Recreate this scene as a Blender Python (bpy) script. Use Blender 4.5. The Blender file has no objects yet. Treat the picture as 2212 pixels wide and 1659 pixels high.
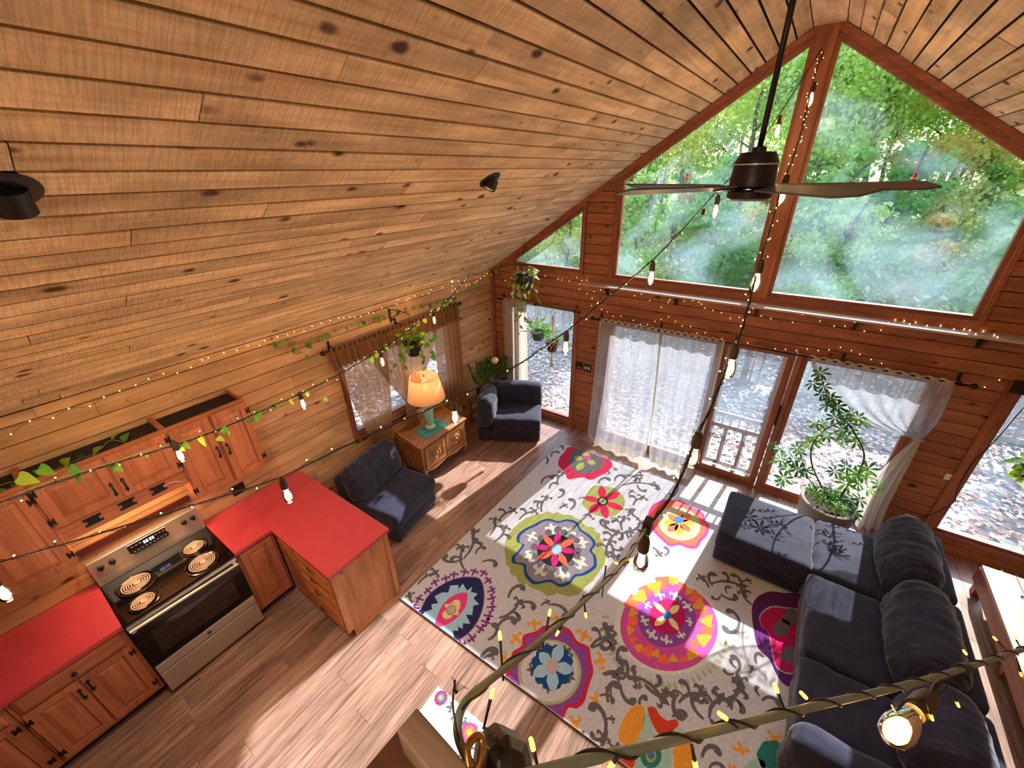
import bpy, bmesh, math, random
from mathutils import Vector, Matrix, noise
random.seed(7)
sc = bpy.context.scene
COL = sc.collection
# ---------------------------------------------------------------- camera
FPX = 874.13
CAM = Vector((4.0518, -5.2045, 3.7761))
def rotm(rx, ry, rz):
    return Matrix.Rotation(rz, 3, 'Z') @ Matrix.Rotation(ry, 3, 'Y') @ Matrix.Rotation(rx, 3, 'X')
CR = rotm(1.0927, 0.0204, 0.6085)
cam = bpy.data.cameras.new('camera')
cam.sensor_fit = 'HORIZONTAL'; cam.sensor_width = 36.0; cam.lens = FPX / 2212 * 36.0
cam.clip_start = 0.02; cam.clip_end = 300
camo = bpy.data.objects.new('camera', cam); COL.objects.link(camo)
camo.matrix_world = Matrix.Translation(CAM) @ CR.to_4x4()
sc.camera = camo
# ---------------------------------------------------------------- view + light
sc.cycles.max_bounces = 7; sc.cycles.diffuse_bounces = 4; sc.cycles.glossy_bounces = 3; sc.cycles.transmission_bounces = 4; sc.cycles.transparent_max_bounces = 10
vs = sc.view_settings
vs.view_transform = 'Standard'; vs.look = 'None'; vs.gamma = 1.0; vs.use_curve_mapping = False
vs.exposure = 0.55
w = bpy.data.worlds.new('world'); sc.world = w; w.use_nodes = True
wn = w.node_tree.nodes; wl = w.node_tree.links
bg = wn['Background']; bg.inputs[1].default_value = 0.5
sky = wn.new('ShaderNodeTexSky'); sky.sky_type = 'NISHITA'; sky.sun_disc = False
sky.sun_elevation = math.radians(34.6); sky.sun_rotation = math.radians(7); sky.air_density = 1.0; sky.dust_density = 1.0
wl.new(sky.outputs[0], bg.inputs[0])
SUND = Vector((-0.125, -1.0, -0.69)).normalized()
sl = bpy.data.lights.new('sun', 'SUN'); sl.energy = 9.5; sl.angle = math.radians(0.5); sl.color = (1.0, 0.97, 0.93)
so = bpy.data.objects.new('sun', sl); COL.objects.link(so); so.location = (6, 20, 14)
so.rotation_euler = SUND.to_track_quat('-Z', 'Y').to_euler()
# ---------------------------------------------------------------- room numbers (metres)
XC = 3.742          # ridge
XR = 7.484          # right wall
M = 0.6649          # roof slope
ZR = 4.925          # ridge height
YB = -8.6           # wall behind the loft
def roof(x): return ZR - M * abs(x - XC)
# ---------------------------------------------------------------- a pixel of the view -> a point on a plane of the room
def ray(u, v): return CR @ Vector(((u - 1106) / FPX, -(v - 829.5) / FPX, -1.0))
def hit(u, v, n, d):
    r = ray(u, v); n = Vector(n); return CAM + r * ((d - n.dot(CAM)) / n.dot(r))
def onX(u, v, x=0.0): return hit(u, v, (1, 0, 0), x)
def onY(u, v, y=0.0): return hit(u, v, (0, 1, 0), y)
def onZ(u, v, z=0.0): return hit(u, v, (0, 0, 1), z)
def onRoof(u, v): return hit(u, v, (-M, 0, 1), ZR - M * XC)
def atD(u, v, d): return CAM + ray(u, v) * d
# ---------------------------------------------------------------- node helpers
def lin(c):
    if isinstance(c, str):
        c = c.lstrip('#'); c = [int(c[i:i + 2], 16) / 255 for i in (0, 2, 4)]
    return tuple(((x / 12.92) if x <= 0.04045 else ((x + 0.055) / 1.055) ** 2.4) for x in c[:3]) + (1.0,)
def newmat(name):
    m = bpy.data.materials.new(name); m.use_nodes = True
    nt = m.node_tree; return m, nt.nodes, nt.links, nt.nodes['Principled BSDF']
def plain(name, col, rough=0.6, metal=0.0, spec=0.5, var=0.0, scale=40.0, bump=0.0, bscale=200.0, sheen=0.0, coat=0.0, rnd=0.0):
    m, N, L, B = newmat(name)
    B.inputs['Roughness'].default_value = rough; B.inputs['Metallic'].default_value = metal
    B.inputs['Specular IOR Level'].default_value = spec
    if sheen: B.inputs['Sheen Weight'].default_value = sheen; B.inputs['Sheen Roughness'].default_value = 0.4
    if coat: B.inputs['Coat Weight'].default_value = coat; B.inputs['Coat Roughness'].default_value = 0.05
    c = lin(col); B.inputs['Base Color'].default_value = c
    if var or bump or rnd:
        g = N.new('ShaderNodeNewGeometry')
        if var or rnd:
            hs = N.new('ShaderNodeHueSaturation'); hs.inputs['Color'].default_value = c
            src = None
            if var:
                t = N.new('ShaderNodeTexNoise'); t.inputs['Scale'].default_value = scale; t.inputs['Detail'].default_value = 4
                L.new(g.outputs['Position'], t.inputs['Vector'])
                mr = N.new('ShaderNodeMapRange'); mr.inputs[1].default_value = 0.3; mr.inputs[2].default_value = 0.7
                mr.inputs[3].default_value = 1 - var; mr.inputs[4].default_value = 1 + var
                L.new(t.outputs['Fac'], mr.inputs[0]); src = mr.outputs[0]
            if rnd:
                oi = N.new('ShaderNodeObjectInfo'); m2 = N.new('ShaderNodeMapRange')
                m2.inputs[3].default_value = 1 - rnd; m2.inputs[4].default_value = 1 + rnd
                L.new(oi.outputs['Random'], m2.inputs[0])
                if src:
                    mu = N.new('ShaderNodeMath'); mu.operation = 'MULTIPLY'; L.new(src, mu.inputs[0]); L.new(m2.outputs[0], mu.inputs[1]); src = mu.outputs[0]
                else: src = m2.outputs[0]
            L.new(src, hs.inputs['Value']); L.new(hs.outputs[0], B.inputs['Base Color'])
        if bump:
            t2 = N.new('ShaderNodeTexNoise'); t2.inputs['Scale'].default_value = bscale; t2.inputs['Detail'].default_value = 3
            L.new(g.outputs['Position'], t2.inputs['Vector'])
            bp = N.new('ShaderNodeBump'); bp.inputs['Strength'].default_value = bump; bp.inputs['Distance'].default_value = 0.01
            L.new(t2.outputs['Fac'], bp.inputs['Height']); L.new(bp.outputs[0], B.inputs['Normal'])
    return m
def wood(name, c1, c2, knot, axis='Y', rough=0.55, kn=1.0, gs=1.0, vr=0.18, rot=0.0, sat=0.0, spec=0.35, saw=0.0, blotch=0.5, kpitch=(0.45, 0.13)):
    """pine-like wood: grain runs along axis of the world, knots, per-board tint"""
    m, N, L, B = newmat(name)
    B.inputs['Roughness'].default_value = rough; B.inputs['Specular IOR Level'].default_value = spec
    g = N.new('ShaderNodeNewGeometry'); oi = N.new('ShaderNodeObjectInfo')
    off = N.new('ShaderNodeVectorMath'); off.operation = 'SCALE'; off.inputs[0].default_value = (7.3, 5.1, 9.7)
    L.new(oi.outputs['Random'], off.inputs[3])
    ad = N.new('ShaderNodeVectorMath'); ad.operation = 'ADD'; L.new(g.outputs['Position'], ad.inputs[0]); L.new(off.outputs[0], ad.inputs[1])
    mp = N.new('ShaderNodeMapping'); L.new(ad.outputs[0], mp.inputs[0])
    s = {'X': (0.05, 1, 1), 'Y': (1, 0.05, 1), 'Z': (1, 1, 0.05)}[axis]
    mp.inputs['Scale'].default_value = tuple(k * 28 * gs for k in s)
    n1 = N.new('ShaderNodeTexNoise'); n1.inputs['Scale'].default_value = 1.0; n1.inputs['Detail'].default_value = 4; n1.inputs['Roughness'].default_value = 0.6
    n1.inputs['Distortion'].default_value = 0.6; L.new(mp.outputs[0], n1.inputs['Vector'])
    cr = N.new('ShaderNodeValToRGB'); cr.color_ramp.elements[0].position = 0.28; cr.color_ramp.elements[0].color = lin(c2)
    cr.color_ramp.elements[1].position = 0.62; cr.color_ramp.elements[1].color = lin(c1); L.new(n1.outputs['Fac'], cr.inputs[0])
    # broad blotches
    n2 = N.new('ShaderNodeTexNoise'); n2.inputs['Scale'].default_value = 5.0; n2.inputs['Detail'].default_value = 3
    mp2 = N.new('ShaderNodeMapping'); mp2.inputs['Scale'].default_value = tuple(0.35 if k < 1 else 1.2 for k in s); L.new(ad.outputs[0], mp2.inputs[0]); L.new(mp2.outputs[0], n2.inputs['Vector'])
    mr = N.new('ShaderNodeMapRange'); mr.inputs[1].default_value = 0.36; mr.inputs[2].default_value = 0.62; mr.inputs[3].default_value = 1 - blotch * 0.6; mr.inputs[4].default_value = 1.06
    L.new(n2.outputs['Fac'], mr.inputs[0])
    hs = N.new('ShaderNodeHueSaturation'); hs.inputs['Saturation'].default_value = 1 + sat; L.new(cr.outputs[0], hs.inputs['Color'])
    tr = N.new('ShaderNodeMapRange'); tr.inputs[3].default_value = 1 - vr; tr.inputs[4].default_value = 1 + vr; L.new(oi.outputs['Random'], tr.inputs[0])
    mu = N.new('ShaderNodeMath'); mu.operation = 'MULTIPLY'; L.new(mr.outputs[0], mu.inputs[0]); L.new(tr.outputs[0], mu.inputs[1]); L.new(mu.outputs[0], hs.inputs['Value'])
    col = hs.outputs[0]
    if saw:
        n3 = N.new('ShaderNodeTexNoise'); n3.inputs['Scale'].default_value = 1.0; n3.inputs['Detail'].default_value = 2
        mp3 = N.new('ShaderNodeMapping'); mp3.inputs['Scale'].default_value = tuple(150 if k < 1 else 9 for k in s); L.new(ad.outputs[0], mp3.inputs[0]); L.new(mp3.outputs[0], n3.inputs['Vector'])
        m3 = N.new('ShaderNodeMapRange'); m3.inputs[1].default_value = 0.35; m3.inputs[2].default_value = 0.6; m3.inputs[3].default_value = 1 - saw; m3.inputs[4].default_value = 1 + saw * 0.4
        L.new(n3.outputs['Fac'], m3.inputs[0])
        h3 = N.new('ShaderNodeHueSaturation'); L.new(col, h3.inputs['Color']); L.new(m3.outputs[0], h3.inputs['Value']); col = h3.outputs[0]
    if kn:
        a, b = kpitch
        mk = N.new('ShaderNodeMapping'); mk.inputs['Scale'].default_value = tuple((1 / a) if k < 1 else (1 / b) for k in s); L.new(ad.outputs[0], mk.inputs[0])
        wob = N.new('ShaderNodeTexNoise'); wob.inputs['Scale'].default_value = 18; wob.inputs['Detail'].default_value = 1
        L.new(ad.outputs[0], wob.inputs['Vector'])
        wa = N.new('ShaderNodeVectorMath'); wa.operation = 'SCALE'; wa.inputs[3].default_value = 0.12; L.new(wob.outputs['Color'], wa.inputs[0])
        wb = N.new('ShaderNodeVectorMath'); wb.operation = 'ADD'; L.new(mk.outputs[0], wb.inputs[0]); L.new(wa.outputs[0], wb.inputs[1])
        vo = N.new('ShaderNodeTexVoronoi'); vo.inputs['Scale'].default_value = 1.0; L.new(wb.outputs[0], vo.inputs['Vector'])
        sep = N.new('ShaderNodeSeparateColor'); L.new(vo.outputs['Color'], sep.inputs[0])
        sz = N.new('ShaderNodeMapRange'); sz.inputs[1].default_value = 0.35; sz.inputs[2].default_value = 1.0; sz.inputs[3].default_value = 0.0; sz.inputs[4].default_value = 0.17 * kn
        L.new(sep.outputs[0], sz.inputs[0])
        dv = N.new('ShaderNodeMath'); dv.operation = 'SUBTRACT'; L.new(sz.outputs[0], dv.inputs[0]); L.new(vo.outputs['Distance'], dv.inputs[1])
        st = N.new('ShaderNodeMapRange'); st.inputs[1].default_value = -0.12; st.inputs[2].default_value = 0.07; st.interpolation_type = 'SMOOTHSTEP'; L.new(dv.outputs[0], st.inputs[0])
        mx = N.new('ShaderNodeMix'); mx.data_type = 'RGBA'; L.new(st.outputs[0], mx.inputs['Factor']); L.new(col, mx.inputs['A']); mx.inputs['B'].default_value = lin(knot)
        col = mx.outputs['Result']
    L.new(col, B.inputs['Base Color'])
    return m
def emis(name, col, st, sample=True):
    m, N, L, B = newmat(name)
    B.inputs['Base Color'].default_value = lin(col); B.inputs['Emission Color'].default_value = lin(col); B.inputs['Emission Strength'].default_value = st
    if not sample:
        try: m.cycles.emission_sampling = 'NONE'
        except Exception: pass
    return m
def sheer(name, col, opac, trans=0.6, weave=0.12):
    """thin woven cloth: part of the light passes straight through between the threads, the threads diffuse and transmit"""
    m, N, L, B = newmat(name); N.remove(B); out = N['Material Output']
    d = N.new('ShaderNodeBsdfDiffuse'); d.inputs[0].default_value = lin(col)
    t = N.new('ShaderNodeBsdfTranslucent'); t.inputs[0].default_value = lin(col)
    tp = N.new('ShaderNodeBsdfTransparent')
    a = N.new('ShaderNodeMixShader'); a.inputs[0].default_value = trans; L.new(d.outputs[0], a.inputs[1]); L.new(t.outputs[0], a.inputs[2])
    b = N.new('ShaderNodeMixShader'); L.new(tp.outputs[0], b.inputs[1]); L.new(a.outputs[0], b.inputs[2])
    g = N.new('ShaderNodeNewGeometry'); n = N.new('ShaderNodeTexNoise'); n.inputs['Scale'].default_value = 3; n.inputs['Detail'].default_value = 5
    mp = N.new('ShaderNodeMapping'); mp.inputs['Scale'].default_value = (12, 12, 1.2); L.new(g.outputs['Position'], mp.inputs[0]); L.new(mp.outputs[0], n.inputs['Vector'])
    r = N.new('ShaderNodeMapRange'); r.inputs[1].default_value = 0.3; r.inputs[2].default_value = 0.7; r.inputs[3].default_value = opac - weave; r.inputs[4].default_value = min(1, opac + weave)
    L.new(n.outputs['Fac'], r.inputs[0]); L.new(r.outputs[0], b.inputs[0]); L.new(b.outputs[0], out.inputs[0])
    return m
def leafmat(name, col, col2, trans=0.45, rough=0.4, scale=3.0):
    m, N, L, B = newmat(name); out = N['Material Output']
    oi = N.new('ShaderNodeObjectInfo'); g = N.new('ShaderNodeNewGeometry')
    n = N.new('ShaderNodeTexNoise'); n.inputs['Scale'].default_value = scale; n.inputs['Detail'].default_value = 3; L.new(g.outputs['Position'], n.inputs['Vector'])
    s = N.new('ShaderNodeMath'); s.operation = 'ADD'; L.new(n.outputs['Fac'], s.inputs[0])
    ra = N.new('ShaderNodeMapRange'); ra.inputs[3].default_value = -0.3; ra.inputs[4].default_value = 0.3; L.new(oi.outputs['Random'], ra.inputs[0]); L.new(ra.outputs[0], s.inputs[1])
    st = N.new('ShaderNodeMapRange'); st.inputs[1].default_value = 0.35; st.inputs[2].default_value = 0.65; L.new(s.outputs[0], st.inputs[0])
    mx = N.new('ShaderNodeMix'); mx.data_type = 'RGBA'; mx.inputs['A'].default_value = lin(col); mx.inputs['B'].default_value = lin(col2); L.new(st.outputs[0], mx.inputs['Factor'])
    B.inputs['Roughness'].default_value = rough; L.new(mx.outputs['Result'], B.inputs['Base Color'])
    t = N.new('ShaderNodeBsdfTranslucent'); L.new(mx.outputs['Result'], t.inputs[0])
    ms = N.new('ShaderNodeMixShader'); ms.inputs[0].default_value = trans; L.new(B.outputs[0], ms.inputs[1]); L.new(t.outputs[0], ms.inputs[2]); L.new(ms.outputs[0], out.inputs[0])
    return m
def glass(name, dirt=0.06, tint=(1, 1, 1), streak=0.1, refl=0.1):
    """window pane: clear with a film of dust that catches the daylight"""
    m, N, L, B = newmat(name); N.remove(B); out = N['Material Output']
    tp = N.new('ShaderNodeBsdfTransparent'); tp.inputs[0].default_value = tint + (1,)
    tr = N.new('ShaderNodeBsdfTranslucent'); tr.inputs[0].default_value = lin('#c3dcf4')
    gl = N.new('ShaderNodeBsdfGlossy'); gl.inputs['Roughness'].default_value = 0.02
    g = N.new('ShaderNodeNewGeometry'); n = N.new('ShaderNodeTexNoise'); n.inputs['Scale'].default_value = 1.1; n.inputs['Detail'].default_value = 4; n.inputs['Distortion'].default_value = 1.2
    L.new(g.outputs['Position'], n.inputs['Vector'])
    r = N.new('ShaderNodeMapRange'); r.inputs[1].default_value = 0.44; r.inputs[2].default_value = 0.74; r.inputs[3].default_value = dirt; r.inputs[4].default_value = dirt + streak; L.new(n.outputs['Fac'], r.inputs[0])
    a = N.new('ShaderNodeMixShader'); L.new(r.outputs[0], a.inputs[0]); L.new(tp.outputs[0], a.inputs[1]); L.new(tr.outputs[0], a.inputs[2])
    lw = N.new('ShaderNodeFresnel'); lw.inputs[0].default_value = 1.3
    b = N.new('ShaderNodeMixShader'); ms_ = N.new('ShaderNodeMath'); ms_.operation = 'MULTIPLY'; ms_.inputs[1].default_value = refl; L.new(lw.outputs[0], ms_.inputs[0]); L.new(ms_.outputs[0], b.inputs[0]); L.new(a.outputs[0], b.inputs[1]); L.new(gl.outputs[0], b.inputs[2])
    L.new(b.outputs[0], out.inputs[0])
    return m
# ---------------------------------------------------------------- mesh helpers
class MB:
    def __init__(s): s.v = []; s.f = []; s.mi = []; s.m = 0
    def add(s, vs, fs):
        o = len(s.v); s.v += [tuple(v) for v in vs]; s.f += [tuple(i + o for i in f) for f in fs]; s.mi += [s.m] * len(fs); return s
    def box(s, a, b, rot=None, piv=None):
        (x0, y0, z0), (x1, y1, z1) = a, b
        vs = [Vector(p) for p in ((x0, y0, z0), (x1, y0, z0), (x1, y1, z0), (x0, y1, z0), (x0, y0, z1), (x1, y0, z1), (x1, y1, z1), (x0, y1, z1))]
        if rot is not None:
            pv = Vector(piv) if piv is not None else (vs[0] + vs[6]) / 2
            vs = [pv + rot @ (v - pv) for v in vs]
        return s.add(vs, [(0, 3, 2, 1), (4, 5, 6, 7), (0, 1, 5, 4), (1, 2, 6, 5), (2, 3, 7, 6), (3, 0, 4, 7)])
    def prism(s, poly, d0, d1, f):
        """poly (a,b) list extruded from d0 to d1; f(a,b,d)->xyz"""
        n = len(poly); vs = [f(a, b, d0) for a, b in poly] + [f(a, b, d1) for a, b in poly]
        fs = [tuple(range(n - 1, -1, -1)), tuple(range(n, 2 * n))] + [(i, (i + 1) % n, (i + 1) % n + n, i + n) for i in range(n)]
        return s.add(vs, fs)
    def tube(s, pts, r, k=8, cap=True):
        pts = [Vector(p) for p in pts]; n = len(pts); rs = r if isinstance(r, (list, tuple)) else [r] * n
        up = Vector((0.13, 0.21, 0.97)); vs = []; prev = None
        for i, p in enumerate(pts):
            t = (pts[min(i + 1, n - 1)] - pts[max(i - 1, 0)]); t = t.normalized() if t.length > 1e-9 else Vector((0, 0, 1))
            a = (prev - t * prev.dot(t)) if prev is not None else up.cross(t)
            if a.length < 1e-6: a = Vector((1, 0, 0)).cross(t)
            a.normalize(); b = t.cross(a); prev = a
            vs += [p + (a * math.cos(2 * math.pi * j / k) + b * math.sin(2 * math.pi * j / k)) * rs[i] for j in range(k)]
        fs = [(i * k + j, i * k + (j + 1) % k, (i + 1) * k + (j + 1) % k, (i + 1) * k + j) for i in range(n - 1) for j in range(k)]
        if cap: fs += [tuple(range(k - 1, -1, -1)), tuple((n - 1) * k + j for j in range(k))]
        return s.add(vs, fs)
    def lathe(s, prof, c=(0, 0, 0), k=20, axis=None, sx=1.0, sy=1.0):
        """prof (r,z) list turned round z through c; axis = Matrix to turn it"""
        c = Vector(c); vs = []
        for r, z in prof:
            for j in range(k):
                p = Vector((r * sx * math.cos(2 * math.pi * j / k), r * sy * math.sin(2 * math.pi * j / k), z))
                vs.append(c + (axis @ p if axis is not None else p))
        n = len(prof)
        fs = [(i * k + j, i * k + (j + 1) % k, (i + 1) * k + (j + 1) % k, (i + 1) * k + j) for i in range(n - 1) for j in range(k)]
        if prof[0][0] > 1e-6: fs.append(tuple(range(k - 1, -1, -1)))
        if prof[-1][0] > 1e-6: fs.append(tuple((n - 1) * k + j for j in range(k)))
        return s.add(vs, fs)
    def build(s, name, mats, parent=None, smooth=False, bevel=0.0, seg=2, kind=None, label=None, loc=None):
        me = bpy.data.meshes.new(name); me.from_pydata(s.v, [], s.f)
        for m in (mats if isinstance(mats, (list, tuple)) else [mats]): me.materials.append(m)
        if any(s.mi): me.polygons.foreach_set('material_index', s.mi)
        o = bpy.data.objects.new(name, me); COL.objects.link(o)
        if bevel:
            bm = bmesh.new(); bm.from_mesh(me)
            bmesh.ops.remove_doubles(bm, verts=bm.verts, dist=1e-6)
            bmesh.ops.bevel(bm, geom=[e for e in bm.edges if len(e.link_faces) == 2 and e.calc_face_angle(0) > 0.6], offset=bevel, segments=seg, affect='EDGES', profile=0.5)
            bm.to_mesh(me); bm.free()
        if smooth:
            me.polygons.foreach_set('use_smooth', [True] * len(me.polygons))
            if smooth == 'auto': me.set_sharp_from_angle(angle=math.radians(40))
        if parent is not None: setpar(o, parent)
        if kind: o['kind'] = kind
        if label: o['label'] = label
        return o
def setpar(o, p):
    o.parent = p
    # meshes are written in world space; keep them there
    o.matrix_parent_inverse = WM(p).inverted()
def WM(o):
    return o.matrix_basis.copy() if o.parent is None else WM(o.parent) @ o.matrix_parent_inverse @ o.matrix_basis
def tag(o, label=None, cat=None, group=None, kind=None):
    if label: o['label'] = label
    if cat: o['category'] = cat
    if group: o['group'] = group
    if kind: o['kind'] = kind
    return o
def thing(name, label, cat, loc=(0, 0, 0), group=None, kind=None):
    o = bpy.data.objects.new(name, None); o.empty_display_size = 0.1; COL.objects.link(o); o.location = loc
    return tag(o, label, cat, group, kind)
def copyto(src, parent, mw, name=None):
    """copy of one mesh object placed by a world matrix"""
    c = src.copy(); c.name = name or src.name.split('.')[0]; COL.objects.link(c)
    c.parent = parent; c.matrix_parent_inverse = WM(parent).inverted() if parent else Matrix(); c.matrix_basis = mw
    return c
def inst(name, me, parent, mw):
    c = bpy.data.objects.new(name, me); COL.objects.link(c)
    if parent: c.parent = parent; c.matrix_parent_inverse = WM(parent).inverted()
    c.matrix_basis = mw; return c
def copytree(o, loc, rz=0.0, scale=1.0, label=None):
    c = o.copy(); COL.objects.link(c); c.location = loc; c.rotation_euler = (0, 0, rz); c.scale = (scale,) * 3
    if label: c['label'] = label
    for ch in o.children:
        d = ch.copy(); COL.objects.link(d); d.parent = c
        for g in ch.children:
            e = g.copy(); COL.objects.link(e); e.parent = d
    return c
def cat_rom(P, n=8):
    P = [Vector(p) for p in P]; out = []
    for i in range(len(P) - 1):
        p0, p1, p2, p3 = P[max(i - 1, 0)], P[i], P[i + 1], P[min(i + 2, len(P) - 1)]
        for k in range(n):
            t = k / n; out.append(0.5 * ((2 * p1) + (p2 - p0) * t + (2 * p0 - 5 * p1 + 4 * p2 - p3) * t * t + (3 * p1 - p0 - 3 * p2 + p3) * t ** 3))
    out.append(P[-1]); return out
def mesh_of(mb, name, mats, smooth=False):
    o = mb.build(name, mats, smooth=smooth); me = o.data; bpy.data.objects.remove(o); return me
def frame_to(d, up=(0, 0, 1)):
    """matrix whose z axis looks along d"""
    return Vector(d).to_track_quat('Z', 'Y').to_matrix()
UNIT = None
def unit_mesh(mat, name):
    return mesh_of(MB().box((-.5, -.5, -.5), (.5, .5, .5)), name, mat)
def TRS(loc, size, rot=None):
    return Matrix.Translation(loc) @ (rot.to_4x4() if rot is not None else Matrix()) @ Matrix.Diagonal((*size, 1.0))
# ---------------------------------------------------------------- materials
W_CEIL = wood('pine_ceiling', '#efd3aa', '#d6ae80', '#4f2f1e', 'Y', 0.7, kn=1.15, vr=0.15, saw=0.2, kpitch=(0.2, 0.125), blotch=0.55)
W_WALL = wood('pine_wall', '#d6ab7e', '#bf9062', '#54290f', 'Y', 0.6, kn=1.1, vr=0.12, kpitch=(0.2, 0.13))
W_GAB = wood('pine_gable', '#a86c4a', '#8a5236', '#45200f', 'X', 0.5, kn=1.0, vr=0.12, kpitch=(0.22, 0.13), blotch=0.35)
W_TRIMX = wood('trim_wood_x', '#a3664a', '#854c34', '#4a2414', 'X', 0.45, kn=0.5, vr=0.1)
W_TRIMZ = wood('trim_wood_z', '#a3664a', '#854c34', '#4a2414', 'Z', 0.45, kn=0.5, vr=0.1)
W_TRIMY = wood('trim_wood_y', '#a3664a', '#854c34', '#4a2414', 'Y', 0.45, kn=0.5, vr=0.1)
W_CAB = wood('cabinet_wood', '#b9724e', '#9c5a3c', '#5a2816', 'Z', 0.42, kn=0.35, vr=0.06, blotch=0.3)
W_CABY = wood('cabinet_wood_rail', '#b9724e', '#9c5a3c', '#5a2816', 'Y', 0.42, kn=0.25, vr=0.06, blotch=0.3)
W_END = wood('end_panel_wood', '#cf8d5c', '#b87445', '#6b3218', 'Z', 0.5, kn=0.9, vr=0.05, kpitch=(0.5, 0.3))
W_OAK = wood('oak', '#b98450', '#9c6636', '#5a3517', 'Y', 0.45, kn=0.0, vr=0.06)
W_FLOOR = wood('vinyl_plank', '#aa8878', '#644a3e', '#3a241c', 'Y', 0.33, kn=0.0, vr=0.16, gs=1.6, blotch=0.45, spec=0.5)
W_DECK = wood('deck_board', '#a39a92', '#857b74', '#6b625c', 'X', 0.8, kn=0.2, vr=0.12)
W_GREY = wood('weathered_rail', '#b9b2a8', '#8f887f', '#6b655e', 'Z', 0.8, kn=0.2, vr=0.08)
K_BACK = plain('board_gap', '#24140b', 0.95)
K_BLACK = plain('black_metal', '#101012', 0.45, spec=0.4)
K_PLAST = plain('black_plastic', '#131313', 0.4)
K_WHITE = plain('white_plastic', '#e6e2da', 0.4)
K_ENAMEL = plain('black_enamel', '#050506', 0.1, spec=0.4)
K_STEEL = plain('brushed_steel', '#d0cac2', 0.38, metal=0.85, var=0.06, scale=6)
K_CHROME = plain('chrome', '#d8d8d8', 0.06, metal=1.0)
K_COIL = plain('burner_coil', '#d9bda4', 0.5, spec=0.3)
K_PAN = plain('drip_pan_chrome', '#4a4644', 0.15, metal=1.0)
K_RED = plain('red_laminate', '#b8404a', 0.36, var=0.04, scale=9)
K_SUEDE = plain('navy_grey_microsuede', '#2b2d40', 0.85, spec=0.2, var=0.22, scale=9, sheen=0.25)
K_TEAL = plain('teal_ceramic', '#8ec9bd', 0.25, coat=0.4)
K_DOILY = plain('teal_mat', '#3f8f86', 0.8, var=0.1, scale=60)
K_BRASS = plain('brass', '#9a7a4a', 0.35, metal=1.0)
K_POT = plain('black_pot', '#15171a', 0.45)
K_STONE = plain('speckled_stone_pot', '#8f857c', 0.85, var=0.28, scale=120, bump=0.3, bscale=160)
K_SOIL = plain('soil', '#2a1d14', 0.95, var=0.3, scale=80)
K_BARK = plain('bark', '#6b5d50', 0.9, var=0.3, scale=8)
K_STEM = plain('green_stem', '#6f8a3c', 0.6, var=0.15, scale=20)
K_TWIG = plain('brown_twig', '#5d5040', 0.8, var=0.2, scale=30)
K_CORD = plain('black_cord', '#151416', 0.55)
K_CABLE = plain('olive_cable', '#6c7870', 0.4, var=0.1, scale=30)
K_ROPE = plain('cotton_rope', '#e2d8c8', 0.9)
K_SHEER = sheer('white_sheer', '#b9bec8', 0.58, 0.4, 0.16)
K_SHEERH = sheer('white_sheer_hem', '#cfc9be', 0.88, 0.42, 0.06)
K_BROWN = sheer('brown_sheer', '#a67a52', 0.84, 0.45, 0.08)
K_BROWNH = sheer('brown_gather', '#8d6a4c', 0.97, 0.35, 0.02)
K_GLASS = glass('window_glass', 0.02, streak=0.05)
K_GLASSU = glass('hazy_window_glass', 0.004, (0.95, 0.98, 1.0), streak=0.095)
K_LED = emis('led_tip', '#ffc070', 9.0, sample=False)
K_LEDB = emis('led_tip_amber', '#ffb030', 7.0, sample=False)
K_FIL = emis('bulb_filament', '#ffd090', 60.0, False)
K_LIT = emis('lit_lamp_bulb', '#ffd9a0', 12.0)
def bulbglass():
    m, N, L, B = newmat('amber_bulb_glass'); N.remove(B); out = N['Material Output']
    tp = N.new('ShaderNodeBsdfTransparent'); tp.inputs[0].default_value = (1.0, 0.86, 0.62, 1)
    gl = N.new('ShaderNodeBsdfGlossy'); gl.inputs['Roughness'].default_value = 0.03
    em = N.new('ShaderNodeEmission'); em.inputs[0].default_value = (1.0, 0.55, 0.2, 1); em.inputs[1].default_value = 1.8
    a = N.new('ShaderNodeAddShader'); L.new(tp.outputs[0], a.inputs[0]); L.new(em.outputs[0], a.inputs[1])
    lw = N.new('ShaderNodeLayerWeight'); lw.inputs[0].default_value = 0.25
    b = N.new('ShaderNodeMixShader'); L.new(lw.outputs['Fresnel'], b.inputs[0]); L.new(a.outputs[0], b.inputs[1]); L.new(gl.outputs[0], b.inputs[2]); L.new(b.outputs[0], out.inputs[0])
    try: m.cycles.emission_sampling = 'NONE'
    except Exception: pass
    return m
K_BULB = bulbglass()
L_POTH = leafmat('pothos_leaf', '#5f9a3a', '#a3bf3f', 0.4)
L_DARK = leafmat('dark_leaf', '#2f5a2c', '#4d7a3a', 0.25)
L_SCHEF = leafmat('umbrella_leaf', '#2f6b34', '#6fae3f', 0.4)
L_PALE = leafmat('pale_leaf', '#7fa058', '#c2cf8c', 0.4)
L_FERN = leafmat('bright_leaf', '#58a33a', '#86c455', 0.45)
# ================================================================ the shell
def struct(o): o['kind'] = 'structure'; return o
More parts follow.
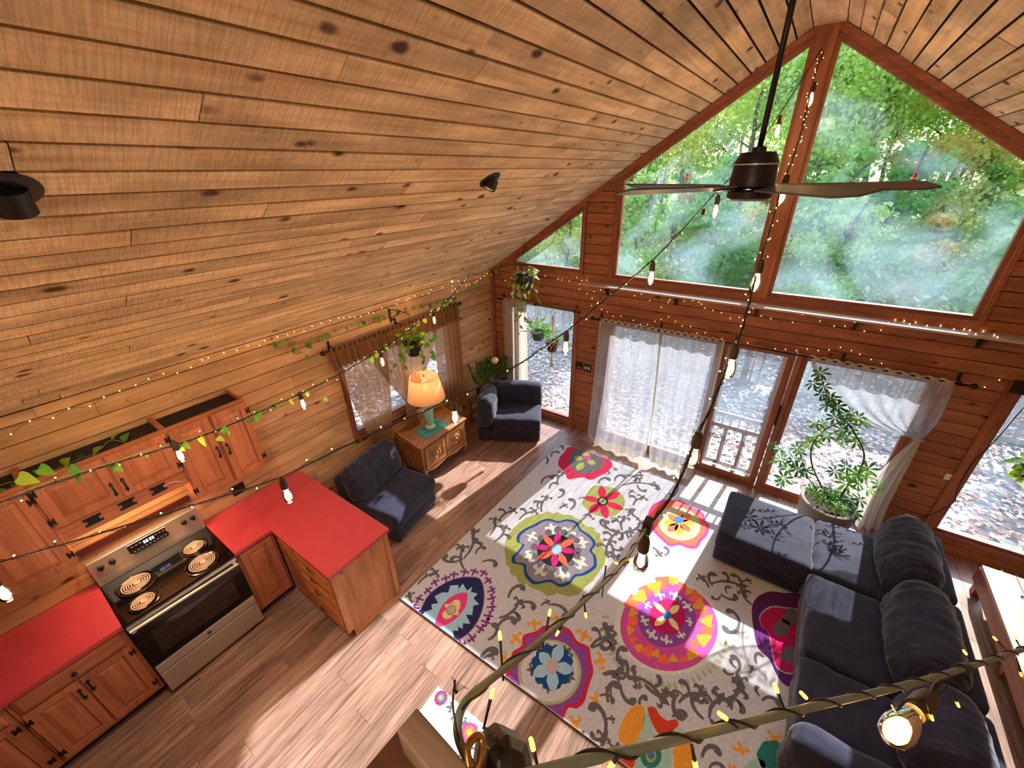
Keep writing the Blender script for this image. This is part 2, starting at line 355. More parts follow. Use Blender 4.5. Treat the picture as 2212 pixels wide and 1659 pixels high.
# ---- floor: planks run along y
floor = struct(MB().box((-0.14, YB, -0.2), (XR + 0.14, 0.14, -0.013)).build('floor', K_BACK))
me = unit_mesh(W_FLOOR, 'plank')
PW = 0.182; ncol = int(XR / PW) + 1
for i in range(ncol):
    y = 0.0 - random.uniform(0.2, 1.2); ys = [0.0]
    while y > -6.2: ys.append(y); y -= 1.24
    ys.append(-6.9)
    x0 = i * PW; x1 = min(XR, x0 + PW)
    for a, b in zip(ys, ys[1:]):
        inst('plank', me, floor, TRS(((x0 + x1) / 2, (a + b) / 2, -0.0065 - random.uniform(0, 0.0006)), (x1 - x0 - 0.0016, a - b - 0.0016, 0.013)))
# ---- ceiling: two slopes and a flat strip at the ridge
SL = math.hypot(1, M); FLAT = 0.114
fz = lambda a, b, d: (a, d, b)
cb = MB()
for sgn in (-1, 1):
    xe = XC + sgn * (XC + 0.5)
    cb.prism([(XC, ZR + 0.035), (xe, roof(xe) + 0.035), (xe, roof(xe) + 0.2), (XC, ZR + 0.2)], YB, 0.55, fz)
ceil = struct(cb.build('ceiling', K_BACK))
me = unit_mesh(W_CEIL, 'ceiling_board')
PIT = 0.1248
for sgn in (-1, 1):
    rot = Matrix.Rotation(math.atan(M) * sgn, 3, 'Y')      # board local x down the slope
    n = int((XC * SL - FLAT * SL) / PIT) + 1
    for i in range(n):
        s0 = FLAT * SL + i * PIT; s1 = min(s0 + PIT, XC * SL)
        y = -random.uniform(0.2, 2.6); ys = [0.0]
        while y > -6.4: ys.append(y); y -= random.uniform(1.5, 3.4)
        ys.append(-7.4)
        for a, b in zip(ys, ys[1:]):
            sm = (s0 + s1) / 2; x = XC + sgn * sm / SL
            lift = 0.010 + random.uniform(-0.0025, 0.0025)
            nrm = Vector((sgn * M / SL, 0, 1 / SL))
            p = Vector((x, (a + b) / 2, roof(x))) + nrm * lift
            inst('ceiling_board', me, ceil, TRS(p, (s1 - s0 - 0.0145, a - b - 0.004, 0.02), rot))
for a, b in ((0, -1.9), (-1.9, -4.4), (-4.4, -7.4)):
    inst('ridge_board', me, ceil, TRS((XC, (a + b) / 2, roof(XC - FLAT) + 0.008), (2 * FLAT, a - b - 0.004, 0.02)))
# ---- boards clipped to convex regions
def clip_half(poly, f):
    out = []
    for i in range(len(poly)):
        p, q = poly[i], poly[(i + 1) % len(poly)]; a, b = f(p), f(q)
        if a >= 0: out.append(p)
        if (a >= 0) != (b >= 0):
            t = a / (a - b); out.append((p[0] + (q[0] - p[0]) * t, p[1] + (q[1] - p[1]) * t))
    return out
def strip(poly, z0, z1): return clip_half(clip_half(poly, lambda p: p[1] - z0), lambda p: z1 - p[1])
def parea(p): return abs(sum(p[i][0] * p[(i + 1) % len(p)][1] - p[(i + 1) % len(p)][0] * p[i][1] for i in range(len(p)))) / 2
def offset(poly, d):
    """convex polygon (counter-clockwise) moved outward by d (list per edge or number)"""
    n = len(poly); ds = d if isinstance(d, (list, tuple)) else [d] * n; L = []
    for i in range(n):
        (x0, y0), (x1, y1) = poly[i], poly[(i + 1) % n]; l = math.hypot(x1 - x0, y1 - y0); nx, ny = (y1 - y0) / l, -(x1 - x0) / l
        L.append((nx, ny, nx * x0 + ny * y0 + ds[i]))
    out = []
    for i in range(n):
        a, b, c = L[i - 1]; d2, e, f = L[i]; det = a * e - b * d2
        out.append(((c * e - b * f) / det, (a * f - c * d2) / det))
    return out
def mirror(poly): return [(2 * XC - x, z) for x, z in reversed(poly)]
# ---- far wall (gable): face at y = 0
WT = [  # glass outlines (x, z), counter-clockwise
    [(.47, 2.585), (1.5255, 2.585), (1.5255, 3.331), (.47, 2.632)],
    [(2.057, 2.566), (3.628, 2.566), (3.628, 4.729), (2.057, 3.685)]]
WT += [mirror(WT[1]), mirror(WT[0])]
SH = 1.873
regions = [
    [(0, 0), (.45, 0), (.45, 2.06), (0, 2.06)], [(.45, 0), (1.56, 0), (1.56, .075), (.45, .075)],
    [(1.56, 0), (2.0, 0), (2.0, 2.06), (1.56, 2.06)], [(5.46, 0), (5.87, 0), (5.87, 2.06), (5.46, 2.06)],
    [(5.87, 0), (7.2, 0), (7.2, .17), (5.87, .17)], [(7.2, 0), (XR, 0), (XR, 2.06), (7.2, 2.06)],
    [(.45, 2.04), (1.56, 2.04), (1.56, 2.06), (.45, 2.06)], [(2.0, 1.96), (5.46, 1.96), (5.46, 2.06), (2.0, 2.06)], [(5.87, 2.02), (7.2, 2.02), (7.2, 2.06), (5.87, 2.06)],
    [(0, 2.06), (XR, 2.06), (XR, 2.47), (0, 2.47)],
    [(0, 2.47), (.4, 2.47), (.4, roof(.4)), (0, roof(0))], [(1.6, 2.47), (1.985, 2.47), (1.985, roof(1.985)), (1.6, roof(1.6))],
    [(.4, 2.47), (1.6, 2.47), (1.6, 2.53), (.4, 2.53)], [(1.985, 2.47), (5.5, 2.47), (5.5, 2.5), (1.985, 2.5)],
]
regions += [mirror(regions[i]) for i in (10, 11, 12)]
gx = lambda a, b, d: (a, d, b)
wb = MB()
for r in regions: wb.prism(r, 0.02, 0.14, gx)
wallf = struct(wb.build('wall_far', K_BACK))
GP = 0.1275
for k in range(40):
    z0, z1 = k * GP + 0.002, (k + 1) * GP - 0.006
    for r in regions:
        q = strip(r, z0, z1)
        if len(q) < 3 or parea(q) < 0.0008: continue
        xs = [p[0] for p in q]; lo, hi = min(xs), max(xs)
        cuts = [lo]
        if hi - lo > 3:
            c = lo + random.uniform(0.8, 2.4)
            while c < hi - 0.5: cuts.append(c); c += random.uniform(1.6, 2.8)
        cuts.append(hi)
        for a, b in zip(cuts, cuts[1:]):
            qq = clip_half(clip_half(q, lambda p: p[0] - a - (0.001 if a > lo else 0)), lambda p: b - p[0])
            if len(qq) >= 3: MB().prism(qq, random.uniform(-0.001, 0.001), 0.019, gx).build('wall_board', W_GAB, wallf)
# ---- windows and doors of the far wall
def ring(poly_in, poly_out, d0, d1, f, name, mats, parent):
    n = len(poly_in)
    for i in range(n):
        j = (i + 1) % n; q = [poly_in[i], poly_out[i], poly_out[j], poly_in[j]]
        if parea(q) < 1e-5: continue
        dx, dz = abs(q[1][0] - q[2][0]), abs(q[1][1] - q[2][1])
        MB().prism(q, d0, d1, f).build(name, mats[0] if dx > dz else mats[1], parent)
def window(name, poly, parent_mats, f=gx, casing=0.06, sash=0.035, pane=K_GLASS, cas_d=(-0.02, 0.03), edges=None, sill=None):
    root = struct(bpy.data.objects.new(name, None)); COL.objects.link(root)
    p1 = poly; p2 = offset(poly, sash); p3 = offset(p2, edges if edges else casing)
    ring(p1, p2, 0.015, 0.075, f, 'sash', parent_mats, root)
    ring(p2, p3, cas_d[0], 0.14, f, 'casing', parent_mats, root)
    MB().prism(offset(poly, 0.004), 0.048, 0.053, f).build('pane', pane, root)
    return root
TM = (W_TRIMX, W_TRIMZ)
e = [0.045, 0.04, 0.03, 0.01]
window('window_1', WT[0], TM, pane=K_GLASSU, edges=[0.045, 0.035, 0.04, 0.03])
window('window_2', WT[1], TM, pane=K_GLASSU, edges=[0.05, 0.035, 0.045, 0.045])
window('window_3', WT[2], TM, pane=K_GLASSU, edges=[0.05, 0.045, 0.045, 0.035])
window('window_4', WT[3], TM, pane=K_GLASSU, edges=[0.045, 0.03, 0.04, 0.035])
rect = lambda x0, x1, z0, z1: [(x0, z0), (x1, z0), (x1, z1), (x0, z1)]
window('door_1', rect(.57, 1.477, .146, 1.965), TM, edges=[0.035, 0.05, 0.04, 0.05])
window('door_2', rect(2.12, 3.44, .115, SH), TM, sash=0.06, edges=[0.055, 0.005, 0.03, 0.055])
window('door_3', rect(3.57, 4.18, .115, SH), TM, sash=0.065, edges=[0.05, 0.005, 0.025, 0.005])
window('door_4', rect(4.37, 5.36, .115, SH), TM, sash=0.06, edges=[0.055, 0.04, 0.03, 0.045])
window('window_5', rect(5.965, 7.1, .27, 1.93), TM, edges=[0.05, 0.055, 0.05, 0.05])
# sliding door handle
hd = MB(); h0 = onY(1700, 905, -0.05)
hd.box((4.245, -0.05, 1.02), (4.27, -0.035, 1.3)); hd.box((4.245, -0.04, 1.03), (4.27, 0.0, 1.05)); hd.box((4.245, -0.04, 1.27), (4.27, 0.0, 1.29))
hnd = hd.build('door_handle', K_BLACK, bpy.data.objects['door_4'], bevel=0.003)
# centre post between the two big windows
pb = MB().prism([(XC - 0.075, 2.5), (XC + 0.075, 2.5), (XC + 0.075, roof(XC - FLAT)), (XC - 0.075, roof(XC - FLAT))], -0.032, 0.0, gx)
struct(pb.build('trim_1', W_TRIMZ, bevel=0.004))
# moulding under the two slopes against the gable
for i, sgn in enumerate((-1, 1)):
    q = [(XC + sgn * FLAT, roof(XC - FLAT) - 0.005), (XC + sgn * XC, roof(0) - 0.005), (XC + sgn * XC, roof(0) - 0.06), (XC + sgn * FLAT, roof(XC - FLAT) - 0.06)]
    struct(MB().prism(q, -0.03, -0.0, gx).build('trim_%d' % (i + 2), W_TRIMX))
struct(MB().box((XC - FLAT, -0.03, roof(XC - FLAT) - 0.05), (XC + FLAT, 0, roof(XC - FLAT) - 0.004)).build('trim_4', W_TRIMX))
# corner moulding, left far corner, quarter round pole
struct(MB().tube([(0.022, -0.022, 0.0), (0.022, -0.022, 1.2), (0.02, -0.022, 2.43)], 0.028, 10).build('trim_5', W_TRIMZ, smooth=True))
# vertical trim beside the right hand window
struct(MB().box((5.845, -0.022, 0.1), (5.905, 0.0, 2.04)).build('trim_6', W_TRIMZ, bevel=0.004))
struct(MB().box((1.56, -0.012, 0.0), (2.0, 0.0, 0.02)).build('baseboard_far', W_TRIMX))
# ---- left wall: face at x = 0, window in it
WLY = (-2.86, -1.12); WLZ = (0.95, 1.9)
yz = lambda a, b, d: (-d, a, b)       # (y, z, depth) -> xyz, depth into the wall
lregs = [rect(YB, WLY[0] - 0.06, 0, roof(0)), rect(WLY[1] + 0.06, 0, 0, roof(0)), rect(WLY[0] - 0.06, WLY[1] + 0.06, 0, WLZ[0] - 0.09), rect(WLY[0] - 0.06, WLY[1] + 0.06, WLZ[1] + 0.06, roof(0))]
wb = MB()
for r in lregs: wb.prism(r, 0.02, 0.14, yz)
walll = struct(wb.build('wall_left', K_BACK))
rows = [k * 0.131 for k in range(19)] + [roof(0)]
for k, (z0, z1) in enumerate(zip(rows, rows[1:])):
    inwin = z1 > WLZ[0] - 0.09 and z0 < WLZ[1] + 0.06
    segs = [(-7.4, WLY[0] - 0.06), (WLY[1] + 0.06, 0)] if inwin else [(-7.4, 0)]
    for a, b in segs:
        cuts = [a]; c = a + random.uniform(1.2, 3.0)
        while c < b - 0.4: cuts.append(c); c += random.uniform(1.8, 3.2)
        cuts.append(b)
        for y0, y1 in zip(cuts, cuts[1:]):
            MB().box((-0.019, y0 + 0.001, z0 + 0.002), (random.uniform(-0.001, 0.001), y1 - 0.001, z1 - 0.006)).build('wall_board', W_WALL, walll)
wl_ = window('window_6', rect(WLY[0], WLY[1], WLZ[0], WLZ[1]), (W_TRIMY, W_TRIMZ), f=yz, sash=0.03, edges=[0.06, 0.03, 0.03, 0.05], cas_d=(-0.018, 0.03))
MB().box((-0.06, -2.015, 0.95), (-0.02, -1.965, 1.9)).build('mullion', W_TRIMZ, wl_)
MB().box((-0.14, WLY[0] - 0.05, 0.85), (0.05, WLY[1] + 0.05, 0.875)).build('window_sill', W_TRIMY, wl_)
# ---- right wall and wall behind the loft
wb = MB().box((XR + 0.02, YB, -0.2), (XR + 0.14, 0.14, roof(XR) + 0.1))
wallr = struct(wb.build('wall_right', K_BACK))
for k, (z0, z1) in enumerate(zip(rows, rows[1:])):
    MB().box((XR, -7.4, z0 + 0.002), (XR + 0.019, 0, z1 - 0.004)).build('wall_board', W_WALL, wallr)
wb = MB().prism([(-0.14, -0.2), (XR + 0.14, -0.2), (XR + 0.14, roof(XR)), (XC, ZR + 0.2), (-0.14, roof(0))], YB - 0.12, YB, gx)
struct(wb.build('wall_near', W_TRIMX))
# outer apron that closes the wall foot and the eaves
struct(MB().box((-0.14, 0.02, -0.2), (XR + 0.14, 0.14, 0.0)).build('trim_7', W_TRIMX))
# ---- long shelf under the big windows
sh = thing('window_shelf', 'long pale shelf running below the big gable windows', 'shelf', (4, -0.1, 2.42))
MB().box((1.62, -0.19, 2.425), (6.7, -0.0, 2.446)).build('shelf_board', plain('shelf_wood', '#b9a79a', 0.5, var=0.1, scale=10), sh)
for u, v in ((1309.6, 640), (1456.6, 663), (1629.5, 690), (1840.7, 722), (2109, 760)):
    x = onY(u, v, -0.06).x
    b = MB(); b.prism([(-0.004, 2.424), (-0.13, 2.424), (-0.13, 2.412), (-0.022, 2.29), (-0.004, 2.29)], x - 0.012, x + 0.012, lambda a, bb, d: (d, a, bb))
    b.build('bracket', K_BLACK, sh)
# ---- loft floor behind the viewer
lf = struct(MB().box((0.0, YB, 2.24), (XR, -5.86, 2.38)).build('loft_floor', W_CEIL))
# ================================================================ outdoors
G_EARTH = plain('leafy_earth', '#a58f80', 0.95, var=0.45, scale=7)
def ground_z(x, y):
    d = max(0.0, y - 3.6); z = -0.55 - 0.05 * min(d, 6) + max(0, d - 7) * 0.13
    return z + 0.12 * noise.noise((x * 0.3, y * 0.3, 0))
mb = MB(); nx, ny = 44, 40
vs = [(-34 + i * 80 / nx, -14 + j * 72 / ny, 0) for j in range(ny + 1) for i in range(nx + 1)]
vs = [(x, y, ground_z(x, y)) for x, y, z in vs]
mb.add(vs, [(j * (nx + 1) + i, j * (nx + 1) + i + 1, (j + 1) * (nx + 1) + i + 1, (j + 1) * (nx + 1) + i) for j in range(ny) for i in range(nx)])
gr_ = struct(mb.build('ground', [G_EARTH, plain('mossy_hillside', '#7d8a4a', 0.95, var=0.5, scale=1.5)], smooth=True))
for p_ in gr_.data.polygons: p_.material_index = 1 if p_.center.y > 8.5 else 0
# deck of boards along x
deck = struct(MB().box((-2.6, 0.15, -0.5), (10.5, 3.55, -0.14)).build('deck', K_BACK))
me = unit_mesh(W_DECK, 'deck_board')
for k in range(24):
    y0 = 0.16 + k * 0.142; c = -2.6 + random.uniform(1, 4); xs = [-2.6]
    while c < 10: xs.append(c); c += 3.66
    xs.append(10.5)
    for a, b in zip(xs, xs[1:]): inst('deck_board', me, deck, TRS(((a + b) / 2, y0 + 0.07, -0.125), (b - a - 0.004, 0.135, 0.03)))
# railings
def railing(name, label, p0, p1, group='deck railings'):
    p0, p1 = Vector(p0), Vector(p1); t = thing(name, label, 'railing', p0, group)
    d = (p1 - p0); L_ = d.length; d.normalize(); n = Vector((-d.y, d.x, 0)); ang = math.atan2(d.y, d.x); R = Matrix.Rotation(ang, 3, 'Z'); mid = (p0 + p1) / 2
    mu = unit_mesh(W_GREY, 'baluster')
    for nm, z, hgt, th in (('top_rail', 0.86, 0.05, 0.11), ('middle_rail', 0.78, 0.09, 0.04), ('bottom_rail', 0.0, 0.10, 0.045)):
        inst(nm, mu, t, TRS(mid + Vector((0, 0, z)), (L_, th, hgt), R))
    k = 0.0
    while k < L_:
        inst('baluster', mu, t, TRS(p0 + d * (k + 0.02) + Vector((0, 0, 0.38)), (0.04, 0.04, 0.76), R)); k += 0.145
    for q in range(int(L_ / 1.9) + 1):
        inst('post', mu, t, TRS(p0 + d * min(L_, q * 1.9 + 0.05) + Vector((0, 0, 0.36)), (0.095, 0.095, 1.05), R))
    return t
railing('deck_railing', 'grey wooden deck railing seen through the right hand glass door', (4.2, 3.45, -0.05), (10.4, 3.45, -0.05))
railing('deck_railing', 'grey wooden deck railing behind the white gathered curtains', (1.7, 3.45, -0.05), (3.9, 3.45, -0.05))
railing('deck_railing', 'grey wooden deck railing seen through the left glass door', (-2.5, 3.45, -0.05), (0.6, 3.45, -0.05))
# fallen leaves, nobody could count them
LV = [plain('fallen_leaf_' + n, c, 0.9) for n, c in (('tan', '#c9a888'), ('pale', '#e8d9d0'), ('rust', '#9a5a40'), ('rose', '#c99a94'))]
rnd = random.Random(3); mb = MB()
def leaf_at(x, y, z, s):
    mb.m = rnd.choice((0, 0, 1, 1, 1, 2, 3)); a = rnd.uniform(0, 6.28); c, q = math.cos(a), math.sin(a); t = [rnd.uniform(-.35, .35) * s for _ in range(3)]
    P = [(-.5, 0), (0, -.33), (.5, 0), (0, .33)]
    mb.add([(x + s * (u * c - v * q), y + s * (u * q + v * c), z + t[i % 3] * 0.6 + 0.3 * s) for i, (u, v) in enumerate(P)], [(0, 1, 2, 3)])
for k in range(7500): leaf_at(rnd.uniform(-2.4, 9.5), rnd.uniform(0.2, 3.4), -0.105, rnd.uniform(.05, .11))
for k in range(9000):
    x, y = rnd.uniform(-6, 13), rnd.uniform(3.6, 10); leaf_at(x, y, ground_z(x, y) + 0.01, rnd.uniform(.07, .14))
for k in range(4500):
    x, y = rnd.uniform(-6, -0.3), rnd.uniform(-6, 1); leaf_at(x, y, ground_z(x, y) + 0.01, rnd.uniform(.06, .12))
tag(mb.build('fallen_leaves', LV), 'fallen autumn leaves littering the deck and ground outside', 'leaves', kind='stuff')
# screen door outside the middle panel
sd = thing('screen_door', 'grey wooden screen door with slatted lower half outside the middle glass panel', 'door', (3.88, 0.2, 0.0))
for a, b in (((3.52, .19, .05), (3.60, .225, 1.95)), ((4.14, .19, .05), (4.22, .225, 1.95))): MB().box(a, b).build('stile', W_GREY, sd)
for z in (0.06, 0.655, 0.83, 1.9): MB().box((3.6, .192, z), (4.14, .223, z + 0.055)).build('rail', W_GREY, sd)
for k in range(5): MB().box((3.68 + k * 0.1, .198, .71), (3.70 + k * 0.1, .218, .83)).build('slat', W_GREY, sd)
for x in (3.73, 3.96): MB().box((x, .195, .115), (x + 0.05, .22, .655)).build('bar', W_GREY, sd)
# trees ----------------------------------------------------------
LG = leafmat('tree_leaf_green', '#aed874', '#e2f0a0', 0.78, 0.6, 0.6)
LY = leafmat('tree_leaf_yellow', '#f4ee90', '#dcee90', 0.78, 0.6, 0.6)
LO = leafmat('tree_leaf_gold', '#f6d880', '#f2ec9c', 0.78, 0.6, 0.6)
def tree_proto(seed, H, R0, leafm, nleaf, name, label, low=0.25, ls=(.11, .23)):
    r = random.Random(seed); t = thing(name, label, 'tree', (0, 0, 0), 'trees in the woods')
    P = [Vector((0, 0, -0.6))]
    for k in range(7): P.append(Vector((r.uniform(-.12, .12) * k * .5, r.uniform(-.12, .12) * k * .5, H * (k + 1) / 7)))
    tr = MB().tube(cat_rom(P, 3), [max(0.03, R0 * (1 - i / 22)) for i in range(22)], 7)
    ends = []
    for k in range(16):
        h = H * r.uniform(low, 0.97); a = r.uniform(0, 6.28); q = min(6, int(h / H * 7)); base = P[q].lerp(P[q + 1], h / H * 7 - q) if q < 7 else P[7]
        ln = (0.30 * H) * (1.15 - 0.75 * (h / H)) * r.uniform(.6, 1.1)
        e = base + Vector((math.cos(a) * ln, math.sin(a) * ln, ln * r.uniform(.15, .7)))
        m1 = base.lerp(e, .5) + Vector((0, 0, ln * .1))
        tr.tube([base, m1, e], [R0 * .28, R0 * .18, .012], 5); ends += [(m1, ln * .35), (e, ln * .45), (base.lerp(e, .75), ln * .4)]
    tr.build('trunk', K_BARK, t, smooth=True)
    c = MB()
    for k in range(nleaf):
        p, s = r.choice(ends); p = p + Vector((r.gauss(0, s * .62), r.gauss(0, s * .62), r.gauss(0, s * .42)))
        z = r.uniform(*ls); n = Vector((r.gauss(0, 1), r.gauss(0, 1), r.gauss(0.6, 1))).normalized(); a = n.orthogonal().normalized(); b = n.cross(a)
        an = r.uniform(0, 6.28); a, b = a * math.cos(an) + b * math.sin(an), b * math.cos(an) - a * math.sin(an)
        c.add([p - a * z * .5, p - b * z * .36, p + a * z * .5, p + b * z * .36], [(0, 1, 2, 3)])
    o = c.build('crown', leafm, t, kind='stuff')
    return t
PT = [tree_proto(1, 11.5, 0.17, LG, 14000, 'maple_tree', 'tall green leaved tree in the woods beyond the deck'),
      tree_proto(2, 9.5, 0.13, LY, 12000, 'birch_tree', 'yellow green leaved tree in the woods beyond the deck'),
      tree_proto(3, 8.0, 0.11, LO, 11000, 'golden_tree', 'golden leaved autumn tree in the woods beyond the deck', 0.15),
      tree_proto(4, 3.2, 0.05, LG, 6000, 'bush', 'leafy green bush growing at the edge of the woods', 0.05, (.08, .16)),
      tree_proto(5, 2.6, 0.05, LO, 5000, 'shrub', 'golden leaved shrub growing at the edge of the woods', 0.05, (.08, .15))]
PT[3]['category'] = 'bush'; PT[4]['category'] = 'shrub'
spots = [(0, 3.0, 19), (1, -1.5, 16.5), (0, -6.5, 19.5), (2, 7.8, 16.8), (0, 10.5, 18), (1, 6.0, 21), (0, 0.2, 23), (2, -4.2, 23), (1, 3.6, 25), (0, 8.6, 25), (1, 13.5, 22),
         (0, 15.0, 16.5), (2, 12.2, 27), (0, -9.5, 26), (1, -12.5, 20), (0, -15, 27), (0, 5.0, 31), (1, -1.5, 31), (0, 11, 33), (0, -7.5, 34), (1, 17.5, 28), (0, 19.5, 22), (2, 1.5, 36), (0, 16, 36), (0, -13, 38), (1, 22, 32),
         (3, 1.2, 11.5), (3, 4.6, 12.2), (4, 7.3, 11.2), (3, 9.6, 12.8), (3, -2.4, 12), (4, -5.2, 12.5), (3, 12.5, 12.3), (4, 2.9, 14), (3, 6.1, 14.2), (4, 10.8, 14.4), (3, -7.5, 14.5), (3, 14.5, 13.4), (4, -0.3, 13.6),
         (3, -8.5, 6), (3, -7.6, 1.2), (4, -9.5, -3), (1, -13, 4), (0, -14, -2), (3, 16, 9), (0, 1.0, 17.2), (1, 5.2, 16.6), (0, 8.2, 20.5), (0, -3.6, 18.2), (1, 11.8, 15.8), (0, 13.2, 19.2), (0, 4.4, 22.5), (1, -9.2, 17.5), (0, 17.2, 19.5), (3, 3.4, 17), (3, 0.4, 15.4), (4, -3.6, 15.6), (3, 8.6, 17.4), (3, 12.0, 16.9), (3, -6.4, 16.2), (3, 6.2, 19), (4, 2.0, 19.6), (3, -1.8, 19.8), (3, 10.4, 20.4), (3, 14.2, 18.2), (3, 4.8, 10.2), (3, 8.4, 9.8), (3, -1.0, 10)]
seen = set(); rr = random.Random(11)
for i, x, y in spots:
    loc = (x, y, ground_z(x, y)); s = rr.uniform(.88, 1.12) * (1.35 if i > 2 and y > 9 else 1); rz = rr.uniform(0, 6.28)
    if i not in seen:
        seen.add(i); PT[i].location = loc; PT[i].rotation_euler = (0, 0, rz); PT[i].scale = (s,) * 3
    else: copytree(PT[i], loc, rz, s)
# ================================================================ kitchen
def hinge(parent, c, axis='x', s=1.0, vert=True):
    """black H-shaped strap hinge on a face; axis = normal of the face"""
    m = MB(); c = Vector(c)
    def P(a, b, d): return c + (Vector((d, a, b)) if axis == 'x' else Vector((a, -d, b)))
    def quad(a0, a1, b0, b1, d=0.004): m.prism([(a0, b0), (a1, b0), (a1, b1), (a0, b1)], 0.0, d, P)
    if vert:
        quad(-.022 * s, -.008 * s, -.034 * s, .034 * s); quad(.008 * s, .022 * s, -.034 * s, .034 * s); quad(-.012 * s, .012 * s, -.014 * s, .014 * s, 0.008)
    else:
        quad(-.04 * s, .04 * s, .012 * s, .026 * s); quad(-.04 * s, .04 * s, -.026 * s, -.012 * s); quad(-.026 * s, .026 * s, -.016 * s, .016 * s, 0.01)
    return m.build('hinge', K_BLACK, parent)
def pull(parent, c, axis='x'):
    m = MB(); c = Vector(c); f = (lambda a, b, d: c + Vector((d, a, b))) if axis == 'x' else (lambda a, b, d: c + Vector((a, -d, b)))
    m.tube([f(0, -.045, 0.004), f(0, -.03, .02), f(0, 0, .026), f(0, .03, .02), f(0, .045, 0.004)], 0.0055, 7)
    for s in (-1, 1): m.prism([(-.013, s * .04), (0, s * .065), (.013, s * .04), (0, s * .03)] if s > 0 else [(-.013, -.04), (0, -.03), (.013, -.04), (0, -.065)], 0, .004, f)
    return m.build('handle', K_BLACK, parent, smooth='auto')
def panel_door(parent, y0, y1, z0, z1, x, name='door', fr=0.055, hinges=None, pl=None, rot=0.0, axis='x', mats=(W_CAB, W_CABY), hv=0.75):
    """framed door with raised centre panel; axis 'x': lies in y-z facing +x; axis 'y': lies in x-z facing -y"""
    f = (lambda a, b, d: Vector((x + d, a, b))) if axis == 'x' else (lambda a, b, d: Vector((a, x - d, b)))
    t = 0.02; m = MB()
    R = lambda a0, a1, b0, b1, d0, d1: m.prism([(a0, b0), (a1, b0), (a1, b1), (a0, b1)], d0, d1, f)
    R(y0, y0 + fr, z0, z1, 0, t); R(y1 - fr, y1, z0, z1, 0, t); R(y0 + fr, y1 - fr, z0, z0 + fr, 0, t); R(y0 + fr, y1 - fr, z1 - fr, z1, 0, t)
    R(y0 + fr - .002, y1 - fr + .002, z0 + fr - .002, z1 - fr + .002, 0, .008)
    o = m.build(name, mats[0], parent)
    i0, i1, j0, j1 = y0 + fr + .006, y1 - fr - .006, z0 + fr + .006, z1 - fr - .006; g = 0.03
    p = MB()
    if i1 - i0 > 2.4 * g and j1 - j0 > 2.4 * g:
        vs = [f(a, b, .009) for a, b in ((i0, j0), (i1, j0), (i1, j1), (i0, j1))] + [f(a, b, .018) for a, b in ((i0 + g, j0 + g), (i1 - g, j0 + g), (i1 - g, j1 - g), (i0 + g, j1 - g))]
        p.add(vs, [(4, 5, 6, 7)] + [(k, (k + 1) % 4, (k + 1) % 4 + 4, k + 4) for k in range(4)])
        p.build('raised_panel', mats[0], o)
    for (a, b) in hinges or []: hinge(o, f(a, b, t), axis, hv)
    if pl: pull(o, f(pl[0], pl[1], t), axis)
    if rot:
        piv = f(y1, z0, 0); Rz = Matrix.Rotation(rot, 4, 'Z'); o.matrix_basis = Matrix.Translation(piv) @ Rz @ Matrix.Translation(-piv)
    return o
# ---- wall cabinets: open tops, dark inside
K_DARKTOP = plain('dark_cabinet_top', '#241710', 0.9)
def wall_cab(name, label, y0, y1, z0, z1, doors, hinge_low=None):
    t = thing('upper_cabinet', label, 'cabinet', (0.15, (y0 + y1) / 2, z0), 'wall cabinets over the range')
    m = MB(); m.box((0.001, y0, z0), (0.31, y0 + .018, z1 - .004)); m.box((0.001, y1 - .018, z0), (0.31, y1, z1 - .004)); m.box((0.001, y0 + .018, z0), (0.30, y1 - .018, z0 + .018))
    m.build('body', W_CAB, t)
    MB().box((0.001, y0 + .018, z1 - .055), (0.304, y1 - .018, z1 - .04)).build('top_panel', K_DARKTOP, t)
    ff = MB()
    ff.box((0.305, y0, z0), (0.325, y0 + .03, z1)); ff.box((0.305, y1 - .03, z0), (0.325, y1, z1)); ff.box((0.305, y0 + .03, z1 - .03), (0.325, y1 - .03, z1)); ff.box((0.305, y0 + .03, z0), (0.325, y1 - .03, z0 + .03))
    mid = (y0 + y1) / 2; ff.box((0.305, mid - .02, z0 + .03), (0.325, mid + .02, z1 - .03))
    ff.build('face_frame', W_CABY, t)
    for d in doors: panel_door(t, *d[0], 0.326, **d[1])
    return t
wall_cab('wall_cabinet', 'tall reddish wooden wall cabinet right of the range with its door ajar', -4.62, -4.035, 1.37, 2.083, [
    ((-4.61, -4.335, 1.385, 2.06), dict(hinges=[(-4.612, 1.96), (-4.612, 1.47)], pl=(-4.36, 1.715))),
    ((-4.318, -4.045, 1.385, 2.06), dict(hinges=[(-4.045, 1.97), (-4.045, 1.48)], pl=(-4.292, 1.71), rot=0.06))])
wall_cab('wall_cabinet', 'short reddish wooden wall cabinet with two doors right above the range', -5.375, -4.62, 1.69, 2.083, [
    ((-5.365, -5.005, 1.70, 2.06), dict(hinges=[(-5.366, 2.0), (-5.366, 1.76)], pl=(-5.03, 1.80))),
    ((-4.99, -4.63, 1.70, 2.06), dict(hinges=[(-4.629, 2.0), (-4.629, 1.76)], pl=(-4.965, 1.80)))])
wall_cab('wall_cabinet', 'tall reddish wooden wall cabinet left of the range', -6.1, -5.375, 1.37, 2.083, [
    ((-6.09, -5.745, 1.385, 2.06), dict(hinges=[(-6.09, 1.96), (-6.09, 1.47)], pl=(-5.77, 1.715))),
    ((-5.73, -5.385, 1.385, 2.06), dict(hinges=[(-5.385, 1.96), (-5.385, 1.47)], pl=(-5.705, 1.715)))])
